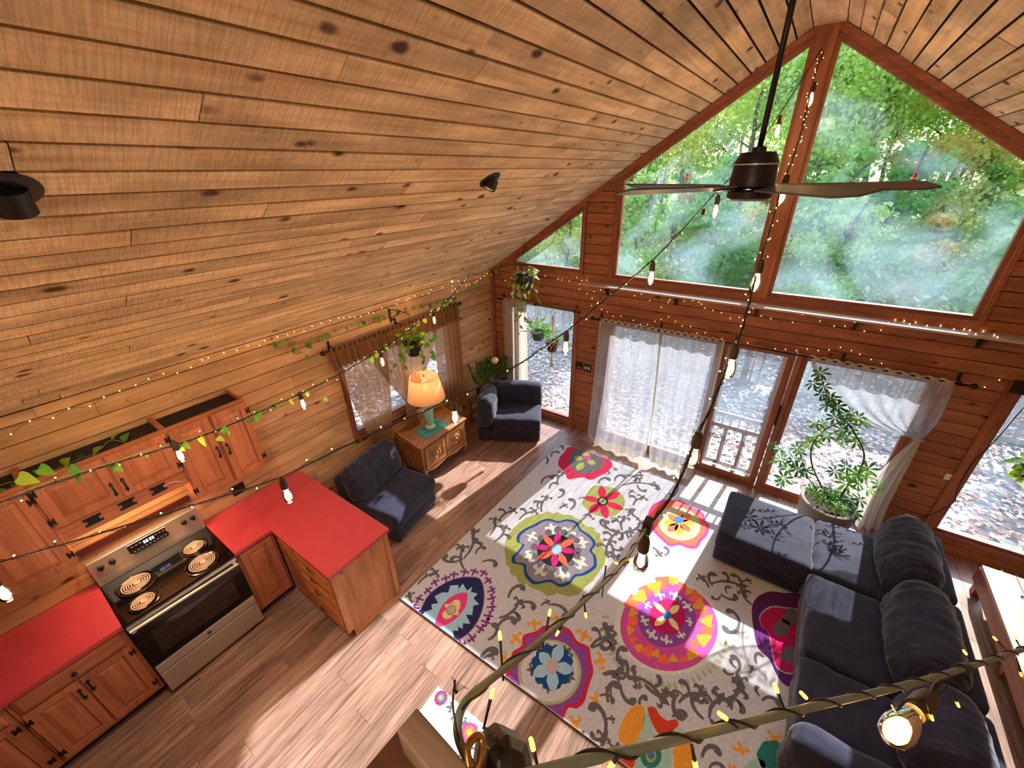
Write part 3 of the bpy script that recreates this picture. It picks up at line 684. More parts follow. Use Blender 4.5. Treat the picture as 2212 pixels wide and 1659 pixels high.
# range hood panel: hinged wooden flap, dark strip behind it and the lamp under it
hd = thing('range_hood', 'wooden range hood panel with three black hinges below the short cabinet', 'range hood', (0.2, -5.0, 1.55))
MB().box((0.305, -5.372, 1.632), (0.322, -4.623, 1.688)).build('upper_strip', W_CABY, hd)
MB().box((0.303, -5.372, 1.555), (0.320, -4.623, 1.628)).build('flap', W_CABY, hd)
for y in (-5.2, -5.005, -4.812): hinge(hd, (0.3225, y, 1.63), 'x', 1.25, vert=False)
MB().box((0.002, -5.372, 1.665), (0.304, -4.623, 1.685)).build('underside', W_CAB, hd)
MB().box((0.002, -5.372, 1.20), (0.02, -4.623, 1.26)).build('dark_strip', plain('dark_red_strip', '#4a1c14', 0.5, var=0.1), hd)  # added dark red strip along the wall behind the range
lt = MB().tube([(0.16, -5.25, 1.645), (0.16, -4.75, 1.645)], 0.012, 8).build('lamp_tube', emis('hood_tube', '#ffb060', 6.0), hd)
la = bpy.data.lights.new('hood_light', 'AREA'); la.shape = 'RECTANGLE'; la.size = 0.06; la.size_y = 0.5; la.energy = 5.5; la.color = (1.0, 0.55, 0.28)
lo = bpy.data.objects.new('hood_light', la); COL.objects.link(lo); lo.location = (0.16, -5.0, 1.628); lo.parent = hd; lo.matrix_parent_inverse = WM(hd).inverted(); lo.rotation_euler = (0, math.radians(-12), 0)
MB().tube(cat_rom([(0.328, -4.775, 1.63), (0.34, -4.72, 1.64), (0.34, -4.68, 1.615), (0.33, -4.66, 1.60)], 5), 0.0025, 6).build('lamp_cord', K_WHITE, hd)
# ---- worktops
ct = MB().prism([(0.001, -4.618), (.6415, -4.618), (.6415, -4.301), (1.54, -4.301), (1.54, -3.677), (0.001, -3.677)], 0.876, 0.914, lambda a, b, d: (a, b, d))
tag(ct.build('countertop', K_RED, bevel=0.003), 'red L-shaped countertop of the peninsula right of the range', 'countertop')
ct = MB().box((0.001, -7.0, 0.876), (0.6415, -5.382, 0.914))
tag(ct.build('countertop', K_RED, bevel=0.003), 'red countertop left of the range', 'countertop')
# ---- base cabinets
def drawer(parent, a0, a1, z0, z1, d, axis, knob=False, pl=False, mat=W_CABY):
    f = (lambda a, b, q: Vector((d + q, a, b))) if axis == 'x' else (lambda a, b, q: Vector((a, d - q, b)))
    m = MB(); m.prism([(a0, z0), (a1, z0), (a1, z1), (a0, z1)], 0, .016, f)
    vs = [f(a, b, .016) for a, b in ((a0 + .004, z0 + .004), (a1 - .004, z0 + .004), (a1 - .004, z1 - .004), (a0 + .004, z1 - .004))] + [f(a, b, .023) for a, b in ((a0 + .016, z0 + .016), (a1 - .016, z0 + .016), (a1 - .016, z1 - .016), (a0 + .016, z1 - .016))]
    m.add(vs, [(4, 5, 6, 7)] + [(k, (k + 1) % 4, (k + 1) % 4 + 4, k + 4) for k in range(4)])
    o = m.build('drawer', mat, parent); c = ((a0 + a1) / 2, (z0 + z1) / 2)
    ax = Matrix.Rotation(math.pi / 2, 3, 'Y') if axis == 'x' else Matrix.Rotation(math.pi / 2, 3, 'X')
    if knob: MB().lathe([(.006, 0), (.006, .012), (.015, .018), (.015, .026), (.006, .031), (0, .031)], f(c[0], c[1], .022), 12, ax).build('knob', K_BLACK, o, smooth=True)
    if pl:
        h = MB(); h.tube([f(c[0] - .04, c[1], .022), f(c[0] - .03, c[1], .04), f(c[0] + .03, c[1], .04), f(c[0] + .04, c[1], .022)], .005, 6); h.build('handle', K_BLACK, o)
    return o
bc = thing('base_cabinet', 'wooden base cabinet with one wide drawer and two doors left of the range', 'cabinet', (0.3, -5.7, 0), 'kitchen base cabinets')
MB().box((0.001, -5.985, 0.10), (0.607, -5.386, 0.875)).build('body', W_CAB, bc)
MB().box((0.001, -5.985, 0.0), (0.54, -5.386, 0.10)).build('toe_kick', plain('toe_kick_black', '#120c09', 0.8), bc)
drawer(bc, -5.958, -5.415, 0.72, 0.858, 0.607, 'x', knob=True)
panel_door(bc, -5.965, -5.70, 0.14, 0.70, 0.607, hinges=[(-5.962, 0.63), (-5.962, 0.22)], pl=(-5.722, 0.575), fr=0.05)
panel_door(bc, -5.685, -5.415, 0.14, 0.70, 0.607, hinges=[(-5.418, 0.63), (-5.418, 0.22)], pl=(-5.668, 0.60), fr=0.05)
bc = thing('base_cabinet', 'wooden base cabinet at the far left edge beside the drawer cabinet', 'cabinet', (0.3, -6.4, 0), 'kitchen base cabinets')
MB().box((0.001, -7.0, 0.10), (0.607, -5.989, 0.875)).build('body', W_CAB, bc)
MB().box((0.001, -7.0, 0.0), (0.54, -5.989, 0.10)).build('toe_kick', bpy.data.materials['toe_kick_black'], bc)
drawer(bc, -6.56, -6.01, 0.72, 0.858, 0.607, 'x', knob=True)
panel_door(bc, -6.28, -6.01, 0.14, 0.70, 0.607, hinges=[(-6.014, 0.64), (-6.014, 0.22)], pl=(-6.25, 0.6), fr=0.05)
panel_door(bc, -6.56, -6.295, 0.14, 0.70, 0.607, hinges=[(-6.556, 0.63), (-6.556, 0.22)], pl=(-6.32, 0.6), fr=0.05)
bc = thing('base_cabinet', 'narrow dark wooden base cabinet between the range and the peninsula', 'cabinet', (0.3, -4.45, 0), 'kitchen base cabinets')
MB().box((0.001, -4.614, 0.10), (0.607, -4.29, 0.875)).build('body', W_CAB, bc)
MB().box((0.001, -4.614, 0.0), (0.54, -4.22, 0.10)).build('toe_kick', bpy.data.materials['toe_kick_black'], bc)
panel_door(bc, -4.585, -4.315, 0.13, 0.85, 0.607, fr=0.055)
bc = thing('peninsula_cabinet', 'wooden peninsula cabinet with four drawers and a knotty end panel', 'cabinet', (1.06, -4.0, 0))
MB().box((0.001, -4.268, 0.10), (1.488, -3.70, 0.875)).build('body', W_CABY, bc)
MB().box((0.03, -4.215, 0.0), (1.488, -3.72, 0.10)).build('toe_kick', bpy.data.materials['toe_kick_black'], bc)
W_CABX = wood('drawer_wood', '#c07a42', '#a8622f', '#5a2816', 'X', 0.42, kn=0.2, vr=0.06, blotch=0.3)
for z0, z1 in ((0.715, 0.835), (0.575, 0.69), (0.40, 0.55), (0.13, 0.375)): drawer(bc, 0.945, 1.482, z0, z1, -4.268, 'y', pl=True, mat=W_CABX)
drawer(bc, 0.66, 0.915, 0.715, 0.835, -4.268, 'y', mat=W_CABX)
panel_door(bc, 0.66, 0.915, 0.13, 0.69, -4.268, axis='y', fr=0.05)
m = MB(); m.prism([(-4.275, .10), (-4.215, .10), (-4.215, 0.012), (-3.692, 0.012), (-3.692, .874), (-4.275, .874)], 1.489, 1.503, lambda a, b, d: (d, a, b))
m.build('end_panel', W_END, bc)
MB().box((1.503, -4.275, .10), (1.509, -4.165, .874)).build('end_stile', W_END, bc)
MB().box((1.503, -3.735, .015), (1.515, -3.692, .874)).build('end_stile', W_END, bc)
MB().box((1.503, -4.215, .0), (1.513, -3.692, .018)).build('shoe_moulding', W_END, bc)
# ---- electric range
rg = thing('electric_range', 'black and stainless electric coil range between the red countertops', 'range', (0.33, -5.0, 0))
RY0, RY1 = -5.378, -4.622
MB().box((0.02, RY0, 0.03), (0.645, RY1, 0.90)).build('body', K_ENAMEL, rg, bevel=0.004)
for y in (RY0 + 0.05, RY1 - 0.05):
    for x in (0.07, 0.58): MB().lathe([(0.018, 0), (0.018, 0.03)], (x, y, 0), 10).build('foot', K_PLAST, rg)
tp = MB(); n = 22   # pressed cooktop with a shallow dish and raised rim
ctop = MB().box((0.05, RY0 + .002, 0.895), (0.665, RY1 - .002, 0.915)).build('cooktop', K_ENAMEL, rg, bevel=0.006)
for a, b in (((0.06, RY0 + .002, .914), (0.66, RY0 + .022, .922)), ((0.06, RY1 - .022, .914), (0.66, RY1 - .002, .922)), ((0.64, RY0 + .022, .914), (0.662, RY1 - .022, .921))): MB().box(a, b).build('rim', K_ENAMEL, rg, bevel=0.003)
for (x, y, r) in ((0.304, -5.198, .102), (0.557, -5.221, .08), (0.286, -4.785, .08), (0.527, -4.81, .102)):
    x = min(x, 0.545)
    b = MB(); b.lathe([(r * 1.25, .914), (r * 1.25, .922), (r * 1.16, .924), (r * 1.1, .918), (r * .4, .912), (0, .912)], (x, y, 0), 28)
    o = b.build('drip_pan', K_PAN, rg, smooth='auto')
    turns = 5 if r > .09 else 4; P = []
    for k in range(turns * 20 + 1):
        a = k / 20 * 2 * math.pi; rr_ = .022 + (r - .026) * k / (turns * 20); P.append((x + rr_ * math.cos(a), y + rr_ * math.sin(a), .929))
    MB().tube(P, .0046, 6).build('coil', K_COIL, o, smooth=True)
    MB().lathe([(0.02, .922), (0.02, .932), (0, .932)], (x, y, 0), 14).build('coil_cap', K_COIL, o)
bgp = [(0.03, .915), (0.10, .915), (0.085, .985), (0.068, 1.143), (0.03, 1.15)]
bg_ = MB().prism(bgp, RY0 + .002, RY1 - .002, lambda a, b, d: (a, d, b)).build('backguard', K_STEEL, rg, bevel=0.004)
sx = lambda z: 0.085 - (z - .985) * (0.017 / 0.158)
dp = MB(); dp.prism([(-5.127, 1.034), (-4.872, 1.034), (-4.872, 1.117), (-5.127, 1.117)], 0, .004, lambda a, b, d: (sx(b) + d, a, b)); dp.build('display', K_PLAST, rg)
fr_ = MB()
for a, b in (((-5.133, 1.028), (-4.866, 1.034)), ((-5.133, 1.117), (-4.866, 1.123)), ((-5.133, 1.034), (-5.127, 1.117)), ((-4.872, 1.034), (-4.866, 1.117))): fr_.prism([(a[0], a[1]), (b[0], a[1]), (b[0], b[1]), (a[0], b[1])], 0, .006, lambda p, q, d: (sx(q) + d, p, q))
fr_.build('display_frame', K_CHROME, rg)
K_DIG = emis('clock_digits', '#a9b8ff', 4.0, False)
dg = MB()
for y in (-5.03, -5.012, -4.99, -4.972): dg.prism([(y, 1.074), (y + .012, 1.074), (y + .012, 1.1), (y, 1.1)], 0.004, .0055, lambda p, q, d: (sx(q) + d, p, q))
dg.build('clock', K_DIG, rg)
kb = plain('grey_print', '#8a8a8a', 0.5)
for i in range(9):
    y = -5.112 + i * 0.027
    for z in (1.046, 1.092):
        if z > 1.06 and 2 < i < 6: continue
        MB().prism([(y, z), (y + .015, z), (y + .015, z + .009), (y, z + .009)], .004, .0052, lambda p, q, d: (sx(q) + d, p, q)).build('button', kb, rg)
for y in (-5.314, -5.243, -4.744, -4.677): 
    o = MB().lathe([(.021, 0), (.021, .012), (.017, .026), (0, .027)], (sx(1.068), y, 1.068), 16, Matrix.Rotation(math.pi / 2 - .1, 3, 'Y')).build('knob', K_PLAST, rg, smooth='auto')
    MB().box((sx(1.068) + .022, y - .003, 1.05), (sx(1.068) + .033, y + .003, 1.086)).build('knob_grip', K_PLAST, o)
vt = MB().box((0.645, RY0 + .004, .862), (0.676, RY1 - .004, .893)).build('vent_trim', K_STEEL, rg, bevel=0.003)
for a, b in ((-5.30, -5.25), (-5.2, -5.03), (-4.99, -4.82), (-4.76, -4.70)):
    for x in (0.652, 0.660, 0.668): MB().box((x, a, .8935), (x + .003, b, .8945)).build('vent_slot', K_PLAST, vt)
MB().box((0.645, RY0 + .004, .40), (0.668, RY1 - .004, .856)).build('oven_door', K_ENAMEL, rg, bevel=0.003)
MB().box((0.668, RY0 + .09, .47), (0.6695, RY1 - .09, .74)).build('oven_glass', plain('oven_glass', '#020202', 0.03, coat=1.0), rg)
MB().tube([(0.70, RY0 + .01, .868), (0.70, RY1 - .01, .842)], 0.013, 10).build('handle', K_STEEL, rg, smooth='auto')
for y in (RY0 + .03, RY1 - .03): MB().box((0.664, y - .012, .838), (0.70, y + .012, .862)).build('handle_mount', K_STEEL, rg)
MB().box((0.645, RY0 + .004, .30), (0.670, RY1 - .004, .39)).build('door_band', K_STEEL, rg, bevel=0.003)
MB().lathe([(.017, 0), (.017, .002), (.014, .003), (0, .003)], (0.670, -5.004, .348), 20, Matrix.Rotation(math.pi / 2, 3, 'Y')).build('round_badge', plain('badge', '#5a5550', 0.4, metal=0.6), rg)
MB().box((0.645, RY0 + .004, .055), (0.668, RY1 - .004, .285)).build('storage_drawer', K_STEEL, rg, bevel=0.004)
# black outlet on the wall above the counter
def plate(name, label, c, w, h, axis, mat, inserts):
    t = thing(name, label, 'outlet', c); c = Vector(c)
    f = (lambda a, b, d: c + Vector((d, a, b))) if axis == 'x' else (lambda a, b, d: c + Vector((a, -d, b)))
    MB().prism([(-w / 2, -h / 2), (w / 2, -h / 2), (w / 2, h / 2), (-w / 2, h / 2)], .0005, .006, f).build('cover_plate', mat, t, bevel=0.0015)
    for (a, b, ww, hh, mm) in inserts: MB().prism([(a - ww / 2, b - hh / 2), (a + ww / 2, b - hh / 2), (a + ww / 2, b + hh / 2), (a - ww / 2, b + hh / 2)], .006, .009, f).build('insert', mm, t)
    return t
p = onX(515, 1056, 0)
plate('wall_outlet', 'black outlet on the pine wall above the red peninsula counter', (0.001, p.y, p.z), .115, .115, 'x', K_PLAST, [(-.025, 0, .03, .06, K_PLAST), (.025, 0, .03, .06, K_PLAST)])
K_GREYI = plain('grey_insert', '#b9b4aa', 0.4)
p = onY(1251, 789, 0); plate('light_switch', 'black switch plate beside the left glass door', (p.x, -0.001, p.z), .12, .12, 'y', K_PLAST, [(-.028, -.02, .014, .03, K_PLAST), (.0, -.03, .06, .012, K_GREYI), (.03, .02, .014, .03, K_PLAST)])
p = onY(1269, 795, 0); plate('wall_outlet', 'black outlet plate with two pale sockets beside the gathered white curtain', (p.x, -0.001, p.z), .12, .12, 'y', K_PLAST, [(-.026, 0, .034, .05, K_GREYI), (.026, 0, .034, .05, K_GREYI)])
p = onY(2064, 1034, 0); plate('wall_outlet', 'small white blank plate next to the right hand window trim', (p.x - .02, -0.001, p.z), .12, .075, 'y', K_WHITE, [(0, 0, .05, .03, K_GREYI)])
p = onY(1966, 1122, 0); plate('wall_outlet', 'white outlet with a black cord low on the wall behind the sofa', (p.x, -0.001, p.z), .12, .12, 'y', K_WHITE, [(-.03, -.02, .035, .05, K_PLAST), (.03, .02, .03, .04, K_GREYI)])
# ================================================================ soft furniture
def rbox(center, size, r=0.06, n=12, puff=(0, 0, 0), wr=0.0, seed=0, fr=None, wdir=(1, 1, 1), wf=7.0):
    """rounded, puffed box as vertex / face lists; fr = 3x3 frame; returns MB"""
    h = Vector(size) / 2; c = Vector(center); idx = {}; vs = []; fs = []
    def vid(i, j, k):
        key = (i, j, k)
        if key in idx: return idx[key]
        p = Vector((i / n * 2 - 1, j / n * 2 - 1, k / n * 2 - 1))
        p = Vector([math.copysign(1 - (1 - abs(a)) ** 1.35, a) if abs(a) < 1 else a for a in p])
        q = Vector([p[a] * h[a] for a in range(3)]); rr = [min(r, h[a] * .98) for a in range(3)]
        m = Vector([max(-(h[a] - rr[a]), min(h[a] - rr[a], q[a])) for a in range(3)]); d = q - m
        if d.length > 1e-9:
            u = Vector([d[a] / rr[a] for a in range(3)]); u.normalize(); pos = m + Vector([u[a] * rr[a] for a in range(3)])
        else: pos = q; u = Vector((0, 0, 1))
        for a in range(3):
            b, e = (a + 1) % 3, (a + 2) % 3
            if abs(pos[a]) > h[a] * .3: pos[a] += math.copysign(puff[a] * (1 - min(1, (pos[b] / h[b]) ** 2)) * (1 - min(1, (pos[e] / h[e]) ** 2)), pos[a])
        if wr:
            s = Vector((pos.x * wdir[0], pos.y * wdir[1], pos.z * wdir[2])) * wf + Vector((seed * 3.1, seed * 1.7, seed))
            k2 = noise.noise(s) + .5 * noise.noise(s * 2.3); pos += u * (k2 * wr)
        idx[key] = len(vs); vs.append(c + (fr @ pos if fr is not None else pos)); return idx[key]
    for a in range(n):
        for b in range(n):
            for k in (0, n):
                q = [vid(a, b, k), vid(a + 1, b, k), vid(a + 1, b + 1, k), vid(a, b + 1, k)]; fs.append(q if k else q[::-1])
                q = [vid(k, a, b), vid(k, a + 1, b), vid(k, a + 1, b + 1), vid(k, a, b + 1)]; fs.append(q if k else q[::-1])
                q = [vid(b, k, a), vid(b, k, a + 1), vid(b + 1, k, a + 1), vid(b + 1, k, a)]; fs.append(q if k else q[::-1])
    return MB().add(vs, fs)
def soft(name, parent, center, size, r=.06, n=12, puff=(0, 0, 0), wr=0.0, seed=0, fr=None, wdir=(1, 1, 1), wf=7.0, mat=None):
    return rbox(center, size, r, n, puff, wr, seed, fr, wdir, wf).build(name, mat or K_SUEDE, parent, smooth=True)
def local(o, u, v): 
    o = Vector(o); u = Vector((u[0], u[1], 0)).normalized(); v = Vector((v[0], v[1], 0)).normalized()
    return (lambda a, b, z: Vector((o.x + u.x * a + v.x * b, o.y + u.y * a + v.y * b, z))), Matrix(((u.x, v.x, 0), (u.y, v.y, 0), (0, 0, 1)))
def feet(t, pts):
    for p in pts: MB().lathe([(.02, 0), (.025, .045)], (p[0], p[1], 0), 10).build('foot', K_PLAST, t)
# armless chair by the peninsula: a = forward, b = along its width
P, F = local((1.005, -2.915, 0), (.986, .165), (-.165, .986))
t = thing('armless_chair', 'dark grey armless lounge chair beside the red peninsula counter', 'chair', P(-.4, 0, 0), 'dark grey modular seating')
soft('base', t, P(-.44, 0, .135), (.84, .76, .20), .03, 8, wr=.003, fr=F)
soft('seat', t, P(-.33, 0, .325), (.67, .775, .22), .05, 20, (0, .01, .02), wr=.008, seed=1, fr=F, wdir=(.6, 1.6, 1))
soft('back_frame', t, P(-.81, 0, .40), (.16, .76, .60), .05, 10, wr=.004, seed=2, fr=F)
Rb = F @ Matrix.Rotation(-.22, 3, 'Y')
soft('back_cushion', t, P(-.62, 0, .635), (.22, .78, .44), .1, 36, (.05, .01, .02), wr=.015, seed=3, fr=Rb, wdir=(.7, 1.9, .8), wf=7)
feet(t, [P(-.06, -.33, 0), P(-.06, .33, 0), P(-.8, -.33, 0), P(-.8, .33, 0)])
# corner chair at the far left: a = to its right, b = to its rear
P, F = local((1.37, -.72, 0), (.873, .488), (-.488, .873))
t = thing('corner_armchair', 'dark grey corner armchair with two padded backs in front of the left glass door', 'chair', P(-.49, .35, 0), 'dark grey modular seating')
soft('base', t, P(-.49, .36, .135), (.97, .72, .20), .03, 8, wr=.003, fr=F)
soft('seat', t, P(-.37, .26, .325), (.74, .54, .22), .05, 20, (0, .01, .02), wr=.01, seed=5, fr=F, wdir=(1.4, 1, 1))
soft('back_cushion', t, P(-.44, .60, .55), (.88, .22, .46), .09, 22, (.01, .03, .02), wr=.012, seed=6, fr=F, wdir=(1, 1, 1.5))
soft('side_cushion', t, P(-.845, .25, .53), (.25, .62, .50), .1, 22, (.03, .02, .02), wr=.014, seed=7, fr=F, wdir=(1, 1.4, 1.2))
feet(t, [P(-.06, .06, 0), P(-.92, .06, 0), P(-.06, .66, 0), P(-.92, .66, 0)])
# sofa modules on the right, facing left
t = thing('ottoman', 'square dark grey ottoman in the sunlight before the big potted plant', 'ottoman', (4.43, -1.14, 0), 'dark grey modular seating')
soft('base', t, (4.43, -1.14, .125), (.80, .76, .19), .03, 8, wr=.003); soft('seat', t, (4.43, -1.14, .32), (.825, .785, .22), .045, 20, (0, 0, .012), wr=.005, seed=9)
for a, b in (((4.155, -1.53), (4.155, -.75)), ((4.43, -1.53), (4.43, -.75)), ((4.03, -.94), (4.83, -.94)), ((4.03, -1.2), (4.83, -1.2))):
    a, b = Vector((*a, 0)), Vector((*b, 0)); MB().tube([(a.lerp(b, k / 10)).to_tuple()[:2] + (.427 + .010 * (1 - (2 * k / 10 - 1) ** 2) - (.012 if k in (0, 10) else 0),) for k in range(11)], .0035, 6).build('seam', K_SUEDE, t, smooth=True)
feet(t, [(4.1, -1.45), (4.76, -1.45), (4.1, -.83), (4.76, -.83)])
def module(label, y0, y1, sd, arm=None, x0=4.845):
    yc = (y0 + y1) / 2; w = y1 - y0
    t = thing('sofa_module', label, 'sofa', (5.3, yc, 0), 'dark grey modular seating')
    soft('base', t, ((x0 + 5.72) / 2, yc, .125), (5.72 - x0 - .02, w - .02, .19), .03, 8, wr=.003)
    ys0, ys1 = (y0 + (.24 if arm else 0)), y1
    soft('seat', t, ((x0 + 5.56) / 2, (ys0 + ys1) / 2, .322), (5.56 - x0, ys1 - ys0 - .006, .225), .05, 22, (.01, 0, .022), wr=.010, seed=sd, wdir=(1.9, .7, 1), wf=8)
    soft('back_frame', t, (5.68, yc, .36), (.15, w - .01, .66), .045, 10, wr=.003, seed=sd + 1)
    soft('back_cushion', t, (5.48, (ys0 + ys1) / 2 + .0, .63), (.30, ys1 - ys0 - .02, .44), .13, 44, (.05, .01, .03), wr=.014, seed=sd + 2, fr=Matrix.Rotation(.20, 3, 'Y'), wdir=(.55, 2.3, .7), wf=8)
    if arm: soft('armrest', t, (5.2, y0 + .12, .36), (.90, .24, .50), .1, 22, (.01, .01, .02), wr=.012, seed=sd + 5, wdir=(1.3, 1, 1))
    feet(t, [(x0 + .07, y0 + .07), (x0 + .07, y1 - .07), (5.66, y0 + .07), (5.66, y1 - .07)])
module('dark grey sofa module nearest the gable wall with a plump back cushion', -1.53, -.72, 20)
module('middle dark grey sofa module between its two neighbours', -2.425, -1.555, 30, x0=4.815)
module('dark grey sofa module with a padded armrest at the near end', -3.27, -2.445, 40, arm=True, x0=4.80)
# ---- low bench by the right hand window
bn = thing('low_bench', 'low wooden plank bench below the right hand window', 'bench', (6.75, -1.4, 0))
for k in range(5): MB().box((6.215 + k * .23, -2.45, .27), (6.215 + k * .23 + .224, -.42, .305)).build('plank', wood('bench_wood', '#c9a590', '#b08a76', '#6b4a3a', 'Y', .5, kn=.3) if k == 0 else bpy.data.materials['bench_wood'], bn)
MB().box((6.21, -2.45, .12), (6.235, -.42, .27)).build('apron', W_TRIMY, bn)
for x in (6.26, 7.28):
    for y in (-2.4, -1.4, -.5): MB().box((x - .035, y - .035, 0), (x + .035, y + .035, .27)).build('leg', W_TRIMZ, bn)
# ---- commode with gallery, doily and lamp
cm = thing('side_cabinet', 'small oak cabinet with two carved doors under the curtained window', 'cabinet', (.3, -1.95, 0))
CX0, CX1, CY0, CY1 = .05, .56, -2.38, -1.51
MB().box((CX0, CY0, .20), (CX1 - .012, CY1, .595)).build('body', W_OAK, cm, bevel=.004)
MB().box((CX0 - .01, CY0 - .02, .595), (CX1 + .012, CY1 + .02, .62)).build('top', W_OAK, cm, bevel=.006)
n = 24; prof = [(CY0 + (CY1 - CY0) * i / n, .2 - .035 * (.5 - .5 * math.cos(i / n * 4 * math.pi)) - .012 * math.sin(i / n * math.pi)) for i in range(n + 1)]
MB().prism(prof + [(CY1, .215), (CY0, .215)], CX1 - .014, CX1 + .002, lambda a, b, d: (d, a, b)).build('apron', W_OAK, cm)
for y0, y1 in ((-2.335, -1.955), (-1.935, -1.555)):
    o = panel_door(cm, y0, y1, .235, .575, CX1 - .012, fr=.06, mats=(W_OAK, W_OAK))
    c = ((y0 + y1) / 2, .405); ax = Matrix.Rotation(math.pi / 2, 3, 'Y')
    MB().lathe([(.075, 0), (.075, .012), (.06, .02), (.052, .01), (.04, .01), (.03, .022), (.012, .026), (0, .026)], (CX1 + .004, c[0], c[1]), 24, ax).build('rosette', W_OAK, o, smooth='auto')
for x, sx_ in ((CX0 + .04, -1), (CX1 - .03, 1)):
    for y, sy in ((CY0 + .035, -1), (CY1 - .035, 1)):
        MB().tube(cat_rom([(x, y, .22), (x + sx_ * .018, y + sy * .012, .15), (x + sx_ * .004, y, .06), (x + sx_ * .025, y + sy * .012, .004)], 4), [.03, .029, .027, .025, .023, .021, .019, .017, .016, .015, .016, .018, .02], 8).build('leg', W_OAK, cm, smooth=True)
MB().box((CX0, CY0 + .05, .69), (CX0 + .022, CY1 - .05, .712)).build('gallery_rail', W_OAK, cm, bevel=.004)
for k in range(15): 
    y = CY0 + .08 + k * (CY1 - CY0 - .16) / 14; MB().lathe([(.006, .62), (.009, .64), (.005, .655), (.009, .67), (.006, .69)], (CX0 + .011, y, 0), 8).build('spindle', W_OAK, cm, smooth=True)
for y in (CY0 - .004, CY1 - .014):
    pr = [(CX0, .62), (CX0, .715), (CX0 + .06, .70), (CX0 + .16, .655), (CX0 + .28, .645), (CX0 + .36, .635), (CX0 + .38, .62)]
    MB().prism(pr, y, y + .018, lambda a, b, d: (a, d, b)).build('gallery_side', W_OAK, cm)
dm = MB(); dm.prism([(.185, -2.165), (.475, -2.195), (.485, -1.755), (.2, -1.735)], .6205, .6245, lambda a, b, d: (a, b, d))
dmo = thing('doily', 'teal rectangular doily under the table lamp', 'doily', (.33, -1.96, .6205))
dm.build('cloth', K_DOILY, dmo, bevel=.0015)
rb = MB()
for a, b in (((.22, -2.12), (.45, -2.145)), ((.45, -2.145), (.455, -1.80)), ((.455, -1.80), (.235, -1.785)), ((.235, -1.785), (.22, -2.12))): rb.tube([(*a, .6248), (*b, .6248)], .004, 5)
rb.build('stitched_border', plain('pale_teal', '#7fb5a8', .8), dmo)
lp = thing('table_lamp', 'lit table lamp with a cream shade and pale teal tapered base', 'lamp', (.30, -1.955, .625))
LX, LYY = .30, -1.955
MB().lathe([(.07, .6252), (.072, .64), (.06, .652), (.066, .66), (.05, .672), (0, .672)], (LX, LYY, 0), 28).build('foot', plain('clear_foot', '#cfd6cf', .08, spec=.7), lp, smooth='auto')
MB().lathe([(.046, .672), (.05, .70), (.062, .82), (.074, .95), (.078, 1.03), (.07, 1.07), (.03, 1.085), (0, 1.085)], (LX, LYY, 0), 32).build('base', K_TEAL, lp, smooth='auto')
MB().lathe([(.012, 1.085), (.012, 1.16), (.018, 1.165), (.018, 1.2), (0, 1.2)], (LX, LYY, 0), 12).build('socket', K_BRASS, lp)
K_SHADE = sheer('lamp_shade_cloth', '#e2b48a', .98, .5, .01)
MB().add(*(lambda k: ([(LX + r * math.cos(2 * math.pi * j / k), LYY + r * math.sin(2 * math.pi * j / k), z) for r, z in ((.255, 1.10), (.19, 1.42)) for j in range(k)], [(j, (j + 1) % k, (j + 1) % k + k, j + k) for j in range(k)]))(40)).build('shade', K_SHADE, lp, smooth=True)
rg_ = MB()
for r, z in ((.255, 1.10), (.19, 1.42)): rg_.tube([(LX + r * math.cos(a * .1571), LYY + r * math.sin(a * .1571), z) for a in range(41)], .003, 6)
rg_.build('shade_rim', plain('shade_trim', '#cfae86', .8), lp)
hp = MB()
for a in (0, 2.09, 4.19): hp.tube([(LX, LYY, 1.40), (LX + .19 * math.cos(a), LYY + .19 * math.sin(a), 1.415)], .002, 5)
hp.tube([(LX - .0, LYY - .05, 1.2), (LX, LYY - .055, 1.3), (LX, LYY, 1.40)], .002, 5); hp.tube([(LX, LYY + .05, 1.2), (LX, LYY + .055, 1.3), (LX, LYY, 1.40)], .002, 5)
hp.build('harp', K_BRASS, lp); MB().lathe([(.006, 1.40), (.012, 1.415), (.005, 1.425), (.011, 1.44), (0, 1.455)], (LX, LYY, 0), 12).build('finial', K_BRASS, lp, smooth=True)
MB().lathe([(0, 1.2), (.014, 1.205), (.028, 1.25), (.026, 1.285), (0, 1.31)], (LX, LYY, 0), 16).build('bulb', K_LIT, lp, smooth=True)
pl_ = bpy.data.lights.new('lamp_light', 'POINT'); pl_.energy = 3.2; pl_.color = (1, .66, .34); pl_.shadow_soft_size = .04
po = bpy.data.objects.new('lamp_light', pl_); COL.objects.link(po); po.location = (LX, LYY, 1.345); po.parent = lp; po.matrix_parent_inverse = WM(lp).inverted()
